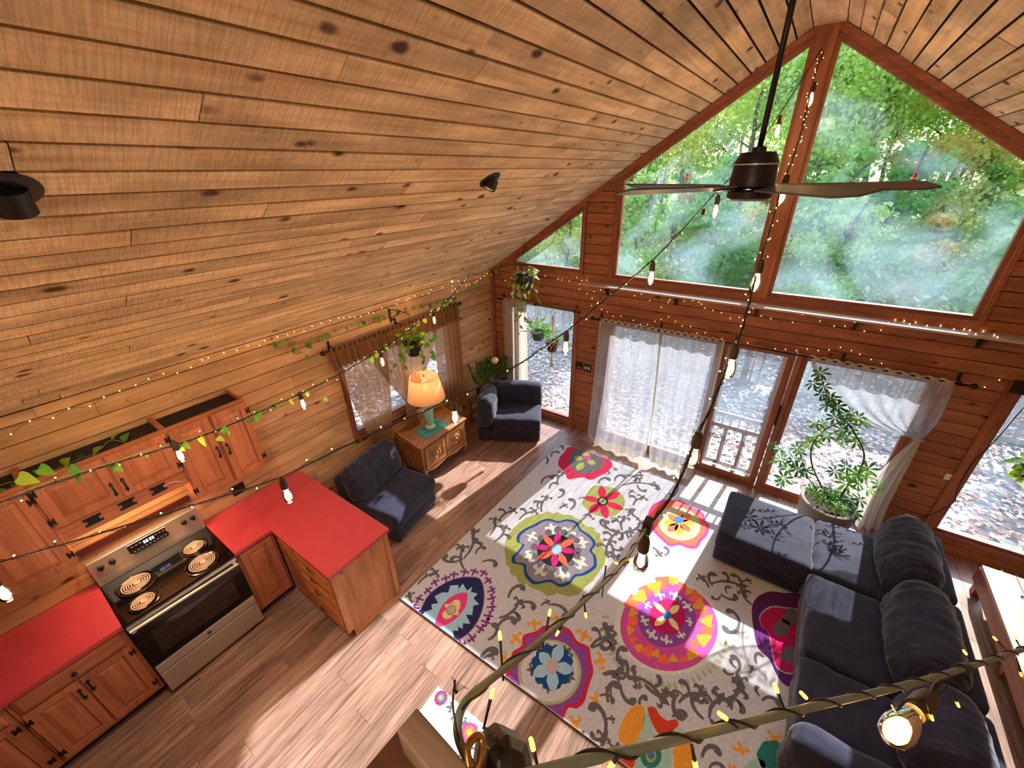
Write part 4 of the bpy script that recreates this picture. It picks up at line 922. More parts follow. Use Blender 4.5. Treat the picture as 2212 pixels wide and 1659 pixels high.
# ================================================================ curtains
def cloth(fun, ns, nt, name, mat, parent, thick=False):
    vs = [fun(i / ns, j / nt) for j in range(nt + 1) for i in range(ns + 1)]
    return MB().add(vs, [(j * (ns + 1) + i, j * (ns + 1) + i + 1, (j + 1) * (ns + 1) + i + 1, (j + 1) * (ns + 1) + i) for j in range(nt) for i in range(ns)]).build(name, mat, parent, smooth=True)
def rod(name, label, a, b, fin=.03, brackets=(), r=.009, wall='y'):
    t = thing(name, label, 'curtain rod', a); a, b = Vector(a), Vector(b); d = (b - a).normalized()
    MB().tube([a, b], r, 10).build('rod', K_BLACK, t, smooth=True)
    for p, s in ((a, -1), (b, 1)):
        MB().lathe([(0, 0), (.012, .002), (.012, .018), (fin * .7, .025), (fin, .045), (fin * .7, .066), (0, .075)], p, 14, frame_to(d * s)).build('finial', K_BLACK, t, smooth=True)
    for q in brackets:
        m = MB(); p = a + d * q
        if wall == 'y': m.box((p.x - .011, -.0005, p.z - .03), (p.x + .011, -.012, p.z + .075)); m.box((p.x - .006, -.012, p.z + .012), (p.x + .006, p.y - .012, p.z + .022)); m.box((p.x - .007, p.y - .014, p.z - .016), (p.x + .007, p.y + .014, p.z - .008)); m.box((p.x - .007, p.y - .018, p.z - .012), (p.x + .007, p.y - .012, p.z + .02))
        else: m.box((.0005, p.y - .011, p.z - .03), (.012, p.y + .011, p.z + .08)); m.box((.012, p.y - .006, p.z + .012), (p.x + .012, p.y + .006, p.z + .022)); m.box((p.x + .011, p.y - .007, p.z - .014), (p.x + .017, p.y + .007, p.z + .02))
        m.build('bracket', K_BLACK, t)
    return t
RZ = 1.957; RYC = -.095
rod('curtain_rod', 'long black curtain rod above the sliding glass doors', (1.87, RYC, RZ), (5.58, RYC, RZ), brackets=(.05, .88, 1.76, 2.78, 3.66))
rod('curtain_rod', 'thin black curtain rod above the left glass door', (.20, -.07, 2.0), (1.56, -.07, 2.0), fin=.016, brackets=(.03, .66, 1.33), r=.006)
rod('curtain_rod', 'black curtain rod above the window in the left wall', (.085, -3.06, 2.115), (.085, -.95, 2.115), brackets=(.08, 1.02, 2.02), wall='x')
def pleat(s, n, seed, amp): return amp * (math.sin(s * n * 2 * math.pi + seed) + .45 * noise.noise((s * n * 1.7 + seed * 5, seed, 0)))
def white_panel(label, xa, xb, ba, bb, seed, zb=.012):
    t = thing('sheer_curtain', label, 'curtain', ((xa + xb) / 2, RYC, zb), 'white sheer curtains')
    def f(s, q):
        z = 1.945 - q * (1.945 - zb); x = (xa + (xb - xa) * s) * (1 - q) + (ba + (bb - ba) * s) * q
        x += .03 * math.sin(q * 2.6) * (s - .5)
        y = RYC - .002 - .17 * q ** 2.0 + pleat(s, 4.3, seed + q * .5, .012 + .016 * q)
        return (x, min(y, -.045), z + .05 * q ** 3 * (noise.noise((s * 2 + seed, 0, 0)) + .3) + .10 * q ** 6 * (abs(2 * s - 1) ** 4))
    cloth(f, 90, 30, 'panel', K_SHEER, t)
    def r(s, q): return (xa + (xb - xa) * s, RYC - .012 + .018 * math.sin(s * 60 + seed) * (.3 + q), 1.94 + q * .05 + .012 * noise.noise((s * 22 + seed, 0, 0)) * q)
    cloth(r, 120, 3, 'ruffle', K_SHEERH, t)
    def h(s, q): p = f(s, 1 - .06 + .06 * q); return (p[0], p[1] - .003, p[2])
    cloth(h, 90, 3, 'hem', K_SHEERH, t)
    for se, nm in ((0.0, 'side_hem'), (1.0, 'side_hem')):
        cloth(lambda s, q: (lambda p: (p[0], p[1] - .003, p[2]))(f(abs(se - s * .035), q)), 2, 24, nm, K_SHEERH, t)
white_panel('white sheer curtain panel next to the black outlet plates', 1.93, 2.80, 1.95, 2.87, 1.0)
white_panel('white sheer curtain panel next to the slatted screen door', 2.76, 3.53, 2.93, 3.52, 2.3)
# tied curtain on the right
t = thing('tied_curtain', 'white sheer curtain tied back to the right over the glass door', 'curtain', (5.45, RYC, .03), 'white sheer curtains')
TX, TZ = 5.45, 1.315
def ftop(s, q):
    x0 = 4.38 + (5.50 - 4.38) * s; z0 = 1.945
    cx = x0 + (TX - x0) * (.22 if s < .9 else .1); cz = TZ + .02 + .22 * s
    a, b, c = (1 - q) ** 2, 2 * q * (1 - q), q * q
    x = a * x0 + b * cx + c * (TX + (s - .5) * .05); z = a * z0 + b * cz + c * (TZ + .0)
    return (x + .05 * (1 - abs(2 * q - 1)) * max(0, s - .8) * 2, RYC - .02 - .05 * math.sin(q * math.pi) + pleat(s, 6, q * .5, .010 + .012 * q * (1 - q)), z)
cloth(ftop, 70, 30, 'swag', K_SHEER, t)
cloth(lambda s, q: (4.36 + 1.14 * s, RYC - .012 + .016 * math.sin(s * 70) * (.3 + q), 1.94 + q * .045 + .012 * noise.noise((s * 22, 3, 0)) * q), 120, 3, 'ruffle', K_SHEERH, t)
cloth(lambda s, q: (lambda p: (p[0], p[1] - .004, p[2]))(ftop(s * .04, q)), 2, 30, 'side_hem', K_SHEERH, t)
def ftail(s, q):
    w = .05 + .16 * math.sin(min(1, q * 1.5) * 1.57); x = TX + (s - .5) * w + .03 * q - .09 * math.sin(q * 2.4) 
    return (x, RYC - .03 + .03 * math.sin(s * 17 + q * 2) * (.3 + q) - .02 * q, TZ - q * 1.27 + .05 * s * q)
cloth(ftail, 40, 30, 'tail', K_SHEERH, t)
MB().tube([(TX + .035 * math.cos(a * .5236), RYC - .02 + .03 * math.sin(a * .5236), TZ + .004 * math.sin(a)) for a in range(13)], .012, 8).build('tie', K_SHEERH, t, smooth=True)
# narrow curtain on the left glass door
t = thing('sheer_curtain', 'narrow white sheer curtain at the left of the left glass door', 'curtain', (.45, -.07, .05), 'white sheer curtains')
cloth(lambda s, q: (.235 + (.70 - .235) * s + .02 * q, -.072 + pleat(s, 4, 1 + q * .3, .012 + .01 * q), 2.03 - q * 1.95), 50, 20, 'panel', K_SHEERH, t)
# brown curtains on the left wall
def brown(label, fun, ns=60, nt=30, header=None, tie=None):
    t = thing('brown_curtain', label, 'curtain', fun(.5, 1), 'brown curtains of the left window')
    cloth(fun, ns, nt, 'panel', K_BROWN, t)
    if header:
        a, b = header
        cloth(lambda s, q: (.085 + .022 * math.sin(s * (b - a) * 95) * (.5 + .8 * q) + .012, a + (b - a) * s, 2.15 - q * .26 + .012 * noise.noise((s * 30, a, 0))), int((b - a) * 260), 4, 'gathered_header', K_BROWNH, t)
    if tie is not None:
        MB().tube([(tie[0] + .04 * math.cos(a * .5236), tie[1] + .055 * math.sin(a * .5236), tie[2]) for a in range(13)], .012, 8).build('tie', K_BROWNH, t, smooth=True)
    return t
def lerp(a, b, s): return a + (b - a) * s
brown('brown curtain at the left side of the left wall window', lambda s, q: (.10 + pleat(s, 8, 1, .016), lerp(lerp(-3.02, -2.30, s), lerp(-2.74, -2.47, s), q ** 1.25), 2.10 - q * 1.50), header=(-3.03, -2.36))
T2 = onX(886, 868, .13)
def f2(s, q):
    y0, y1 = lerp(-2.68, -1.42, s), lerp(T2.y - .05, T2.y + .06, s)
    qq = min(1, q / .62)
    if q < .62: y = lerp(y0, y1, qq ** (1.15 if s < .5 else 1.7)); z = lerp(2.10, T2.z, qq)
    else: k = (q - .62) / .38; y = lerp(y1, lerp(T2.y - .10, T2.y + .13, s), k ** .6); z = lerp(T2.z, .60, k)
    return (.115 + pleat(s, 11, 2, .017 * (1 - .5 * math.sin(q * 2.4))), y, z)
brown('brown curtain tied in the middle behind the lamp', f2, 80, 40, (-2.42, -1.50), T2)
brown('brown curtain hanging straight at the right side of the left wall window', lambda s, q: (.10 + pleat(s, 6, 3, .02), lerp(-1.52, -.97, s) + .03 * q * (1 - s), 2.10 - q * 1.60), header=(-1.56, -.96))
# ================================================================ rug
def rugmat(name, col, var=.12):
    return plain('rug_' + name, col, .95, spec=.1, var=var, scale=55)
RM = {k: rugmat(k, c) for k, c in dict(ground='#c2c5ce', grey='#656166', green='#98a05a', blue='#1f4a86', slate='#8b8494', white='#cfd6c6', black='#2b2430', magenta='#b52d72',
      coral='#e8694e', ltblue='#9dc6e0', navy='#2b2f5c', pink='#d8438c', yellow='#e3d190', purple='#7d3a8c', red='#c22a4e', orange='#e09a3a', teal='#2f7a70', aqua='#9fc4b8', sage='#a9b088', violet='#8a4a9c', rose='#c94f9c', plum='#5a2a68', denim='#3f6fb0', cerise='#b01f5c', tomato='#c8432a', lilac='#b9aab4').items()}
RMK = list(RM); RML = [RM[k] for k in RMK]
RZT = 0.0105; RL = 0.0006
def zm(ox, oy, s): return lambda x, y: (ox + x / s, oy + y / s)
def G(px): return onZ(px[0], px[1], RZT)
def inside(p): return p
class Pat:
    def __init__(s): s.m = MB(); s.l = 1; Pat.c = getattr(Pat, 'c', 0) + 1; s.j = (Pat.c % 23) * .00002
    def poly(s, P, col, l=None):
        P = [Vector((p[0], p[1], 0)) for p in P]; l = s.l if l is None else l
        # clip to the rug
        q = [(p.x, p.y) for p in P]
        for (a, b, c) in RUGH: q = clip_half(q, lambda p: a * p[0] + b * p[1] + c)
        if len(q) < 3: return
        s.m.m = RMK.index(col); s.m.prism(q, RZT - .002, RZT + l * RL + s.j, lambda a, b, d: (a, b, d))
    def build(s, name, parent): return s.m.build(name, RML, parent)
def ell(c, e1, e2, n=40, wob=0, wn=8, ph=0):
    """ellipse in the rug plane through pixel radii: c centre, e1/e2 end points of two radii (pixels)"""
    C, A, B = G(c), G(e1), G(e2); A -= C; B -= C
    return [C + (A * math.cos(t) + B * math.sin(t)) * (1 + wob * abs(math.sin(t * wn / 2 + ph))) for t in [2 * math.pi * k / n for k in range(n)]]
def smoothp(P, n=4):
    P = [Vector((p[0], p[1], 0)) for p in P]; out = []; L = len(P)
    for i in range(L):
        p0, p1, p2, p3 = P[i - 1], P[i], P[(i + 1) % L], P[(i + 2) % L]
        for k in range(n):
            t = k / n; out.append(.5 * ((2 * p1) + (p2 - p0) * t + (2 * p0 - 5 * p1 + 4 * p2 - p3) * t * t + (3 * p1 - p0 - 3 * p2 + p3) * t ** 3))
    return out
def scaled(P, c, s): c = Vector((c[0], c[1], 0)); return [c + (Vector((p[0], p[1], 0)) - c) * s for p in P]
FLE = [(0, 1), (.13, .7), (.22, .5), (.45, .62), (.66, .5), (.62, .2), (.45, .05), (.46, .3), (.3, .34), (.14, .18), (.12, -.3)]
FLE = FLE + [(-x, y) for x, y in reversed(FLE[1:])]
def fleur(base, tip, wide=1.0):
    b, t = Vector((base[0], base[1], 0)), Vector((tip[0], tip[1], 0)); d = t - b; n = Vector((-d.y, d.x, 0))
    return [b + d * ((y + .3) / 1.3) + n * (x * .62 * wide) for x, y in FLE]
def petal(c, tip, w):
    c, t = Vector((c[0], c[1], 0)), Vector((tip[0], tip[1], 0)); d = t - c; n = Vector((-d.y, d.x, 0)).normalized() * w
    return [c + d * a + n * b for a, b in ((.12, .25), (.35, .8), (.6, 1), (.85, .6), (1, 0), (.85, -.6), (.6, -1), (.35, -.8), (.12, -.25))]
def stroke(pts, ws):
    L, R = [], []
    for i, p in enumerate(pts):
        t = (pts[min(i + 1, len(pts) - 1)] - pts[max(0, i - 1)]).normalized(); n = Vector((-t.y, t.x, 0)); L.append(p + n * ws[i]); R.append(p - n * ws[i])
    return L + R[::-1]
# rug outline: slight turn
RC = [G((863.8, 1293.7)), G((1211.5, 957))]
RC = [Vector((1.56, -3.741, 0)), Vector((5.25, -3.69, 0)), Vector((5.30, -.44, 0)), Vector((1.627, -.512, 0))]
RUGH = []
for i in range(4):
    p, q = RC[i], RC[(i + 1) % 4]; dx, dy = q.x - p.x, q.y - p.y; l = math.hypot(dx, dy); a, b = -dy / l, dx / l; RUGH.append((a, b, -(a * p.x + b * p.y) - .006))
rug = thing('area_rug', 'large pale area rug with grey scrolls and bright round flower medallions', 'rug', (3.4, -2.1, 0))
MB().prism([(p.x, p.y) for p in RC], .0005, RZT, lambda a, b, d: (a, b, d)).build('pile', RM['ground'], rug, bevel=.002)
bd = MB()
for i in range(4):
    p, q = RC[i], RC[(i + 1) % 4]; bd.tube([(p.x, p.y, .005), (q.x, q.y, .005)], .006, 6)
bd.build('binding', plain('rug_binding', '#3a2a2c', .9), rug)
# ---- green and blue medallion
z = zm(1060, 1100, 7.373); p = Pat(); c = z(1045, 640); C = G(c)
out = [(225, 560), (260, 430), (340, 320), (440, 230), (560, 140), (720, 80), (830, 70), (900, 30), (1000, 70), (1060, 45), (1150, 90), (1290, 90), (1340, 140), (1430, 170), (1510, 270), (1640, 290), (1660, 350), (1740, 390), (1740, 470), (1790, 520), (1780, 600), (1830, 680), (1830, 800), (1790, 900), (1700, 1040), (1640, 1130), (1500, 1240), (1400, 1360), (1250, 1390), (1060, 1340), (900, 1390), (810, 1310), (620, 1240), (590, 1190), (500, 1200), (430, 1150), (420, 1080), (310, 1030), (300, 930), (240, 860), (240, 780), (220, 650)]
p.poly([G(z(*a)) for a in out], 'green', 1)
blu = [(420, 520), (430, 400), (560, 300), (680, 250), (800, 180), (930, 150), (1070, 190), (1220, 160), (1370, 200), (1440, 320), (1560, 400), (1650, 490), (1670, 570), (1610, 660), (1670, 740), (1690, 850), (1670, 940), (1500, 1050), (1350, 1080), (1260, 1190), (1100, 1240), (940, 1160), (700, 1200), (590, 1120), (530, 1020), (510, 890), (350, 860), (340, 760), (420, 680), (500, 560)]
B_ = smoothp([G(z(*a)) for a in blu], 3); p.poly(B_, 'blue', 2); p.poly(scaled(B_, C, .925), 'slate', 3)
for (b, t) in (((1000, 400), (950, 215)), ((1180, 440), (1310, 280)), ((1330, 540), (1570, 520)), ((1300, 800), (1560, 910)), ((1110, 930), (1160, 1170)), ((880, 890), (690, 1050)), ((740, 720), (500, 780)), ((760, 480), (560, 400))):
    p.poly(fleur(G(z(*b)), G(z(*t)), 1.15), 'white', 4)
for a in ((920, 370), (1070, 320), (1170, 370), (1290, 450), (1370, 500), (1390, 660), (1380, 740), (1280, 850), (1180, 950), (1000, 960), (900, 920), (790, 850), (710, 750), (690, 600), (800, 460)): p.poly(ell(z(*a), z(a[0] + 55, a[1]), z(a[0], a[1] + 50), 14), 'grey', 5)
p.poly(ell(z(1040, 650), z(1340, 650), z(1040, 915), 36), 'black', 6)
for i, a in enumerate(((1080, 360), (1335, 470), (1370, 680), (1215, 915), (1000, 935), (745, 800), (685, 590), (835, 415))): p.poly(petal(C, G(z(*a)), .042), ('magenta', 'coral')[i % 2], 7)
p.poly(ell(c, z(1140, 640), z(1045, 735), 24), 'slate', 8); p.poly(ell(c, z(1125, 640), z(1045, 715), 24), 'ltblue', 9)
p.build('medallion', rug)['label'] = 'green and blue flower medallion'
# ---- pink medallion
z = zm(1260, 1220, 5.53); p = Pat(); c = z(1005, 605); C = G(c)
p.poly(ell(z(1010, 690), z(1640, 760), z(960, 1300), 50, .03, 30), 'white', 1)
p.poly(ell(z(1020, 695), z(1605, 760), z(960, 1265), 50), 'rose', 2)
r_ = random.Random(5)
for k in range(26):
    a = k / 26 * 6.283; b = 460 + r_.uniform(-40, 40); x, y = 1015 + b * math.cos(a), 672 + b * math.sin(a); s = r_.uniform(50, 95)
    p.poly(smoothp([G(z(x + s * math.cos(a + q) * (.6 + .5 * (q % 2)), y + s * math.sin(a + q) * (.6 + .4 * (q % 2)))) for q in (0, 1.1, 2.2, 3.2, 4.2, 5.3)], 2), 'coral' if k % 2 else 'orange', 3 if k % 2 else 3.4)
p.poly(ell(z(1000, 635), z(1350, 640), z(1000, 985), 44), 'violet', 4)
for k in range(9):
    a = k / 9 * 6.283 + .2; p.poly(fleur(G(z(1000 + 215 * math.cos(a), 625 + 215 * math.sin(a))), G(z(1000 + 330 * math.cos(a), 630 + 335 * math.sin(a))), 1.3), 'white', 5)
p.poly(ell(z(1005, 615), z(1215, 615), z(1005, 825), 32, .06, 10), 'cerise', 6)
for a in ((835, 440), (1145, 485), (1140, 790), (850, 730)): p.poly(petal(C, G(z(*a)), .032), 'yellow', 7)
p.poly(ell(c, z(1055, 605), z(1005, 655), 20), 'denim', 8)
p.build('medallion', rug)['label'] = 'round pink medallion'
# pale fringe of leaves round the pink medallion
p = Pat()
for k in range(30):
    a = .35 + k / 30 * 3.0; x, y = 1010 + 690 * math.cos(a), 700 + 680 * math.sin(a); x2, y2 = 1010 + 800 * math.cos(a), 705 + 790 * math.sin(a)
    p.poly(petal(G(z(x, y)), G(z(x2, y2)), .018), 'sage', 1)
p.build('leaf_fringe', rug)
# ---- navy leaf medallion
z = zm(860, 1200, 7.373); p = Pat()
nav = [(300, 960), (370, 860), (450, 700), (560, 570), (760, 440), (950, 370), (1130, 350), (1290, 380), (1350, 520), (1360, 700), (1320, 900), (1230, 1090), (1100, 1240), (960, 1330), (880, 1360), (780, 1400)]
N_ = smoothp([G(z(*a)) for a in nav], 3); cc = G(z(845, 870)); p.poly(scaled(N_, cc, 1.03), 'purple', 1); p.poly(N_, 'navy', 2)
lb = [(390, 960), (420, 900), (540, 860), (530, 780), (640, 760), (580, 650), (700, 590), (800, 590), (830, 480), (960, 470), (960, 540), (1030, 450), (1100, 560), (1180, 500), (1160, 580), (1270, 610), (1200, 680), (1290, 780), (1200, 800), (1180, 950), (1080, 940), (1150, 1090), (1030, 1080), (1030, 1170), (950, 1130), (960, 1200), (870, 1200), (890, 1300), (820, 1310), (700, 1190), (560, 1190), (480, 1030)]
p.poly([G(z(*a)) for a in lb], 'ltblue', 3)
p.poly(smoothp([G(z(*a)) for a in ((590, 1150), (610, 1000), (680, 830), (780, 710), (920, 620), (1070, 590), (1105, 650), (1070, 820), (960, 970), (820, 1080), (690, 1130))], 3), 'pink', 4)
p.poly(smoothp([G(z(*a)) for a in ((735, 780), (830, 775), (900, 710), (985, 725), (985, 830), (955, 890), (970, 955), (880, 945), (830, 1005), (730, 1005), (705, 920), (770, 860))], 2), 'yellow', 5)
p.poly(ell(z(845, 870), z(925, 840), z(865, 950), 20), 'green', 6); p.poly(ell(z(850, 868), z(910, 845), z(865, 925), 20), 'lilac', 7)
for a in ((265, 840), (340, 690), (480, 560), (590, 430), (760, 370), (890, 310), (1060, 270), (1210, 260), (1360, 280), (1430, 400), (1490, 550), (1490, 680), (1490, 820), (1440, 960), (1400, 1060), (1310, 1160), (1170, 1310), (1000, 1410)):
    A = G(z(*a)); d = (A - cc).normalized(); p.poly(fleur(A - d * .05, A + d * .055, 1.1), 'purple', 2)
p.build('medallion', rug)['label'] = 'navy leaf shaped medallion with a purple fringe'
# ---- blue flower in a red scalloped ring
z = zm(1080, 1300, 3.173); p = Pat(); c = z(358, 440); C = G(c)
rd = [(-30, 600), (20, 540), (70, 400), (90, 340), (150, 300), (160, 230), (250, 200), (300, 165), (400, 160), (480, 190), (530, 270), (610, 310), (625, 400), (640, 480), (605, 590), (580, 680), (530, 730), (470, 725), (440, 790), (390, 840), (250, 800)]
S_ = smoothp([G(z(*a)) for a in rd], 3); p.poly(S_, 'red', 1); p.poly(scaled(S_, C, .90), 'violet', 2)
p.poly(ell(z(340, 468), z(558, 468), z(340, 708), 40), 'sage', 3); p.poly(ell(z(340, 465), z(535, 465), z(340, 685), 40), 'ground', 4)
for k in range(5):
    a = k / 5 * 6.283 + .5; p.poly(fleur(G(z(358 + 95 * math.cos(a), 445 + 100 * math.sin(a))), G(z(358 + 185 * math.cos(a), 445 + 195 * math.sin(a))), 1.2), 'grey', 5)
p.poly(ell(c, z(490, 440), z(358, 585), 36, .14, 12), 'blue', 6)
for a in ((425, 290), (505, 470), (362, 620), (225, 505), (270, 350)): p.poly(petal(C, G(z(*a)), .052), 'ltblue', 7)
p.poly(ell(c, z(403, 440), z(358, 492), 20), 'lilac', 8)
p.build('medallion', rug)['label'] = 'blue flower medallion with a scalloped red and purple ring'
for b, t in (((240, 195), (230, 110)), ((145, 280), (80, 220)), ((555, 270), (600, 190)), ((640, 410), (735, 400)), ((610, 650), (690, 690)), ((480, 780), (540, 880)), ((400, 150), (380, 80)), ((60, 400), (0, 370))):
    p = Pat(); p.poly(fleur(G(z(*b)), G(z(*t)), 1.5), 'orange', 1); p.build('orange_curl', rug)
# ---- red star flower
z = zm(1160, 940, 5.53); p = Pat(); c = z(785, 790); C = G(c)
p.poly(smoothp([G(z(*a)) for a in ((540, 820), (590, 710), (680, 605), (860, 620), (970, 660), (1050, 780), (1010, 900), (900, 975), (720, 960), (620, 900))], 3), 'green', 1)
for a in ((770, 600), (990, 680), (1038, 890), (828, 1002), (620, 930), (552, 745)): p.poly(petal(C, G(z(*a)), .055), 'red', 2)
p.poly(ell(c, z(850, 790), z(785, 845), 20), 'black', 3); p.poly(ell(c, z(828, 790), z(785, 828), 20), 'sage', 4); p.build('medallion', rug)['label'] = 'red star flower on green'
# ---- red medallion at the far end
p = Pat(); rd = [(400, 140), (330, 200), (270, 270), (255, 360), (330, 440), (370, 525), (480, 510), (560, 505), (650, 535), (760, 480), (850, 430), (895, 320), (700, 180)]
p.poly(smoothp([G(z(*a)) for a in rd], 3), 'red', 1); p.poly(smoothp([G(z(*a)) for a in ((430, 190), (385, 270), (400, 380), (500, 455), (640, 455), (780, 375), (800, 305), (700, 230), (560, 170))], 3), 'grey', 2)
for b, t in (((570, 290), (440, 265)), ((590, 310), (700, 340)), ((560, 320), (480, 420)), ((580, 270), (590, 205))): p.poly(petal(G(z(*b)), G(z(*t)), .06), 'green', 3)
p.poly(ell(z(600, 275), z(640, 275), z(600, 302), 16), 'pink', 4); p.build('medallion', rug)['label'] = 'red medallion at the far edge'
# ---- coral medallion
p = Pat(); rd = [(1325, 940), (1370, 850), (1420, 810), (1510, 770), (1620, 780), (1710, 775), (1840, 860), (1930, 890), (2000, 950), (2000, 1010), (2060, 1090), (2030, 1200), (1960, 1270), (1910, 1350), (1800, 1350), (1700, 1310), (1590, 1330), (1490, 1250), (1390, 1150), (1340, 1050)]
S_ = smoothp([G(z(*a)) for a in rd], 3); c = z(1695, 1050); C = G(c); p.poly(S_, 'pink', 1); p.poly(scaled(S_, C, .9), 'coral', 2)
p.poly(ell(c, z(1950, 1090), z(1690, 1255), 36), 'lilac', 3); p.poly(ell(c, z(1930, 1085), z(1690, 1235), 36), 'sage', 4)
for k in range(8):
    a = k * .785; p.poly(petal(C, G(z(1695 + 190 * math.cos(a), 1045 + 150 * math.sin(a))), .05), ('orange', 'coral')[k % 2], 5)
p.poly(ell(z(1695, 1012), z(1752, 1012), z(1695, 1055), 20), 'denim', 6); p.build('medallion', rug)['label'] = 'coral and pink medallion in the sun'
# ---- purple medallion half under the sofa
z = zm(1472, 1099, 2.962); p = Pat()
S_ = smoothp([G(z(*a)) for a in ((450, 640), (480, 570), (560, 530), (660, 540), (780, 560), (860, 800), (780, 1110), (690, 1140), (620, 1080), (560, 960), (490, 890), (460, 760))], 3)
p.poly(S_, 'plum', 1)
I_ = smoothp([G(z(*a)) for a in ((505, 690), (570, 635), (660, 640), (760, 680), (780, 1000), (700, 1050), (610, 1010), (580, 900), (560, 800), (520, 760))], 3); p.poly(scaled(I_, G(z(640, 850)), 1.05), 'lilac', 2); p.poly(I_, 'cerise', 3)
for a in ((640, 760), (690, 930), (700, 690)): p.poly(ell(z(*a), z(a[0] + 40, a[1] + 20), z(a[0] - 30, a[1] + 45), 16, .2, 4), 'grey', 4)
p.build('medallion', rug)['label'] = 'purple medallion half hidden by the sofa'
# ---- orange, red and teal flower at the near edge
z = zm(1280, 1380, 2.54); p = Pat(); c = z(320, 640); C = G(c)
p.poly(ell(c, z(430, 640), z(320, 760), 26, .1, 8), 'aqua', 1)
for q, col in ((((285, 370), (215, 375), (155, 470), (145, 560), (225, 575), (270, 500)), 'orange'), (((300, 378), (345, 378), (365, 415), (410, 450), (455, 440), (470, 475), (390, 535), (335, 480)), 'tomato'), (((440, 610), (500, 540), (560, 600), (550, 730), (470, 760)), 'orange'), (((115, 600), (180, 610), (235, 680), (180, 740), (100, 740)), 'tomato'), (((288, 390), (325, 470), (335, 590), (270, 580)), 'aqua'), (((475, 480), (400, 540), (420, 590), (520, 540)), 'aqua')):
    p.poly(smoothp([G(z(*a)) for a in q], 2), col, 2)
p.poly(ell(c, z(378, 640), z(320, 710), 24), 'teal', 3); p.poly(ell(c, z(350, 640), z(320, 680), 20), 'green', 4); p.poly(ell(c, z(338, 640), z(320, 660), 16), 'denim', 5)
p.build('medallion', rug)['label'] = 'orange red and teal flower at the near edge'
for b, t, col in (((800, 560), (830, 650), 'orange'), ((960, 500), (1030, 590), 'orange'), ((780, 690), (770, 740), 'orange')): p = Pat(); p.poly(fleur(G(z(*b)), G(z(*t)), 1.5), col, 1); p.build('orange_curl', rug)
p = Pat(); p.poly(ell(z(985, 640), z(1060, 650), z(980, 720), 24, .15, 7), 'teal', 1); p.poly(ell(z(890, 700), z(950, 690), z(890, 660), 16), 'aqua', 1); p.build('teal_leaf', rug)
# ---- grey scrolls: (base, tip) pairs
SCR = []
z = zm(740, 1099, 2.962)
SCR += [(z(a, b), z(c_, d)) for a, b, c_, d in ((775, 320, 835, 140), (780, 390, 770, 250), (770, 320, 655, 350), (760, 270, 740, 220), (450, 600, 425, 530), (480, 485, 590, 410), (940, 170, 975, 70), (1000, 75, 1090, 10), (1130, 70, 1225, 15), (970, 210, 1040, 120), (895, 340, 975, 325), (1060, 570, 1110, 480), (1000, 700, 1130, 600), (1130, 610, 1215, 590), (985, 770, 1060, 680), (930, 840, 1005, 775), (1270, 620, 1330, 590), (1330, 610, 1440, 640), (1590, 890, 1710, 770), (1770, 990, 1755, 890), (1670, 1060, 1800, 1090), (1790, 1090, 1840, 1010), (1890, 1080, 2050, 1220), (1700, 1240, 1700, 1110), (1620, 1550, 1690, 1420), (1900, 1280, 1900, 1200), (1700, 130, 1640, 90), (1700, 130, 1840, 150), (1790, 140, 1800, 60), (1700, 205, 1730, 300), (2150, 1180, 2100, 1290), (870, 1000, 930, 880), (900, 960, 980, 930), (880, 130, 820, 180), (850, 290, 880, 240), (1540, 1420, 1500, 1540))]
z = zm(1160, 940, 5.53)
SCR += [(z(a, b), z(c_, d)) for a, b, c_, d in ((310, 180, 285, 115), (170, 260, 195, 190), (50, 580, 105, 480), (110, 350, 135, 255), (245, 590, 310, 455), (190, 500, 250, 470), (250, 750, 345, 685), (55, 920, 115, 745), (270, 880, 365, 825), (395, 890, 475, 795), (500, 770, 540, 735), (550, 960, 625, 940), (640, 970, 690, 1010), (870, 1000, 945, 985), (730, 580, 795, 495), (810, 470, 875, 460), (895, 375, 955, 425), (925, 550, 975, 465), (1050, 470, 1235, 480), (1020, 600, 1410, 600), (1095, 710, 1155, 655), (1200, 590, 1235, 670), (1310, 580, 1450, 600), (1150, 840, 1260, 745), (1075, 970, 1115, 875), (1225, 1000, 1100, 920), (960, 1165, 790, 1085), (1040, 1165, 1245, 1045), (875, 1300, 960, 1160), (845, 1450, 870, 1265), (970, 1490, 880, 1385), (1100, 1240, 1065, 1145), (1380, 1340, 1490, 1455), (1520, 1440, 1590, 1380), (20, 880, 0, 800), (150, 640, 180, 560))]
z = zm(1260, 1220, 5.53)
SCR += [(z(a, b), z(c_, d)) for a, b, c_, d in ((1500, 270, 1370, 110), (1545, 250, 1475, 105), (1540, 220, 1900, 250), (1880, 250, 1860, 135), (1900, 205, 2010, 185), (1640, 370, 1590, 430), (1640, 350, 1810, 440), (1720, 345, 1690, 255), (2010, 480, 1880, 270), (1865, 710, 1815, 555), (1860, 700, 1790, 840), (85, 985, 330, 860), (325, 870, 230, 715), (345, 880, 300, 1030), (415, 1080, 440, 985), (440, 1085, 475, 1175), (230, 1300, 610, 1360), (420, 1380, 395, 1235), (445, 1430, 505, 1650), (645, 1345, 565, 1245), (660, 1360, 670, 1490), (690, 1350, 910, 1610), (920, 1630, 990, 1495), (195, 1565, 335, 1550), (330, 1570, 295, 1425), (680, 1670, 690, 1555), (1140, 1650, 1410, 1540), (1190, 1560, 1095, 1485), (1420, 1545, 1430, 1435), (1440, 1560, 1440, 1660), (1610, 1610, 1870, 1490), (1600, 1590, 1545, 1475), (1970, 1580, 1830, 1280), (1830, 1290, 1885, 1155), (1835, 1235, 1745, 1165), (1800, 1295, 1715, 1315), (1980, 1290, 2025, 1205), (2110, 1570, 2040, 1475), (2070, 1180, 2050, 1045))]
z = zm(1280, 1380, 2.54)
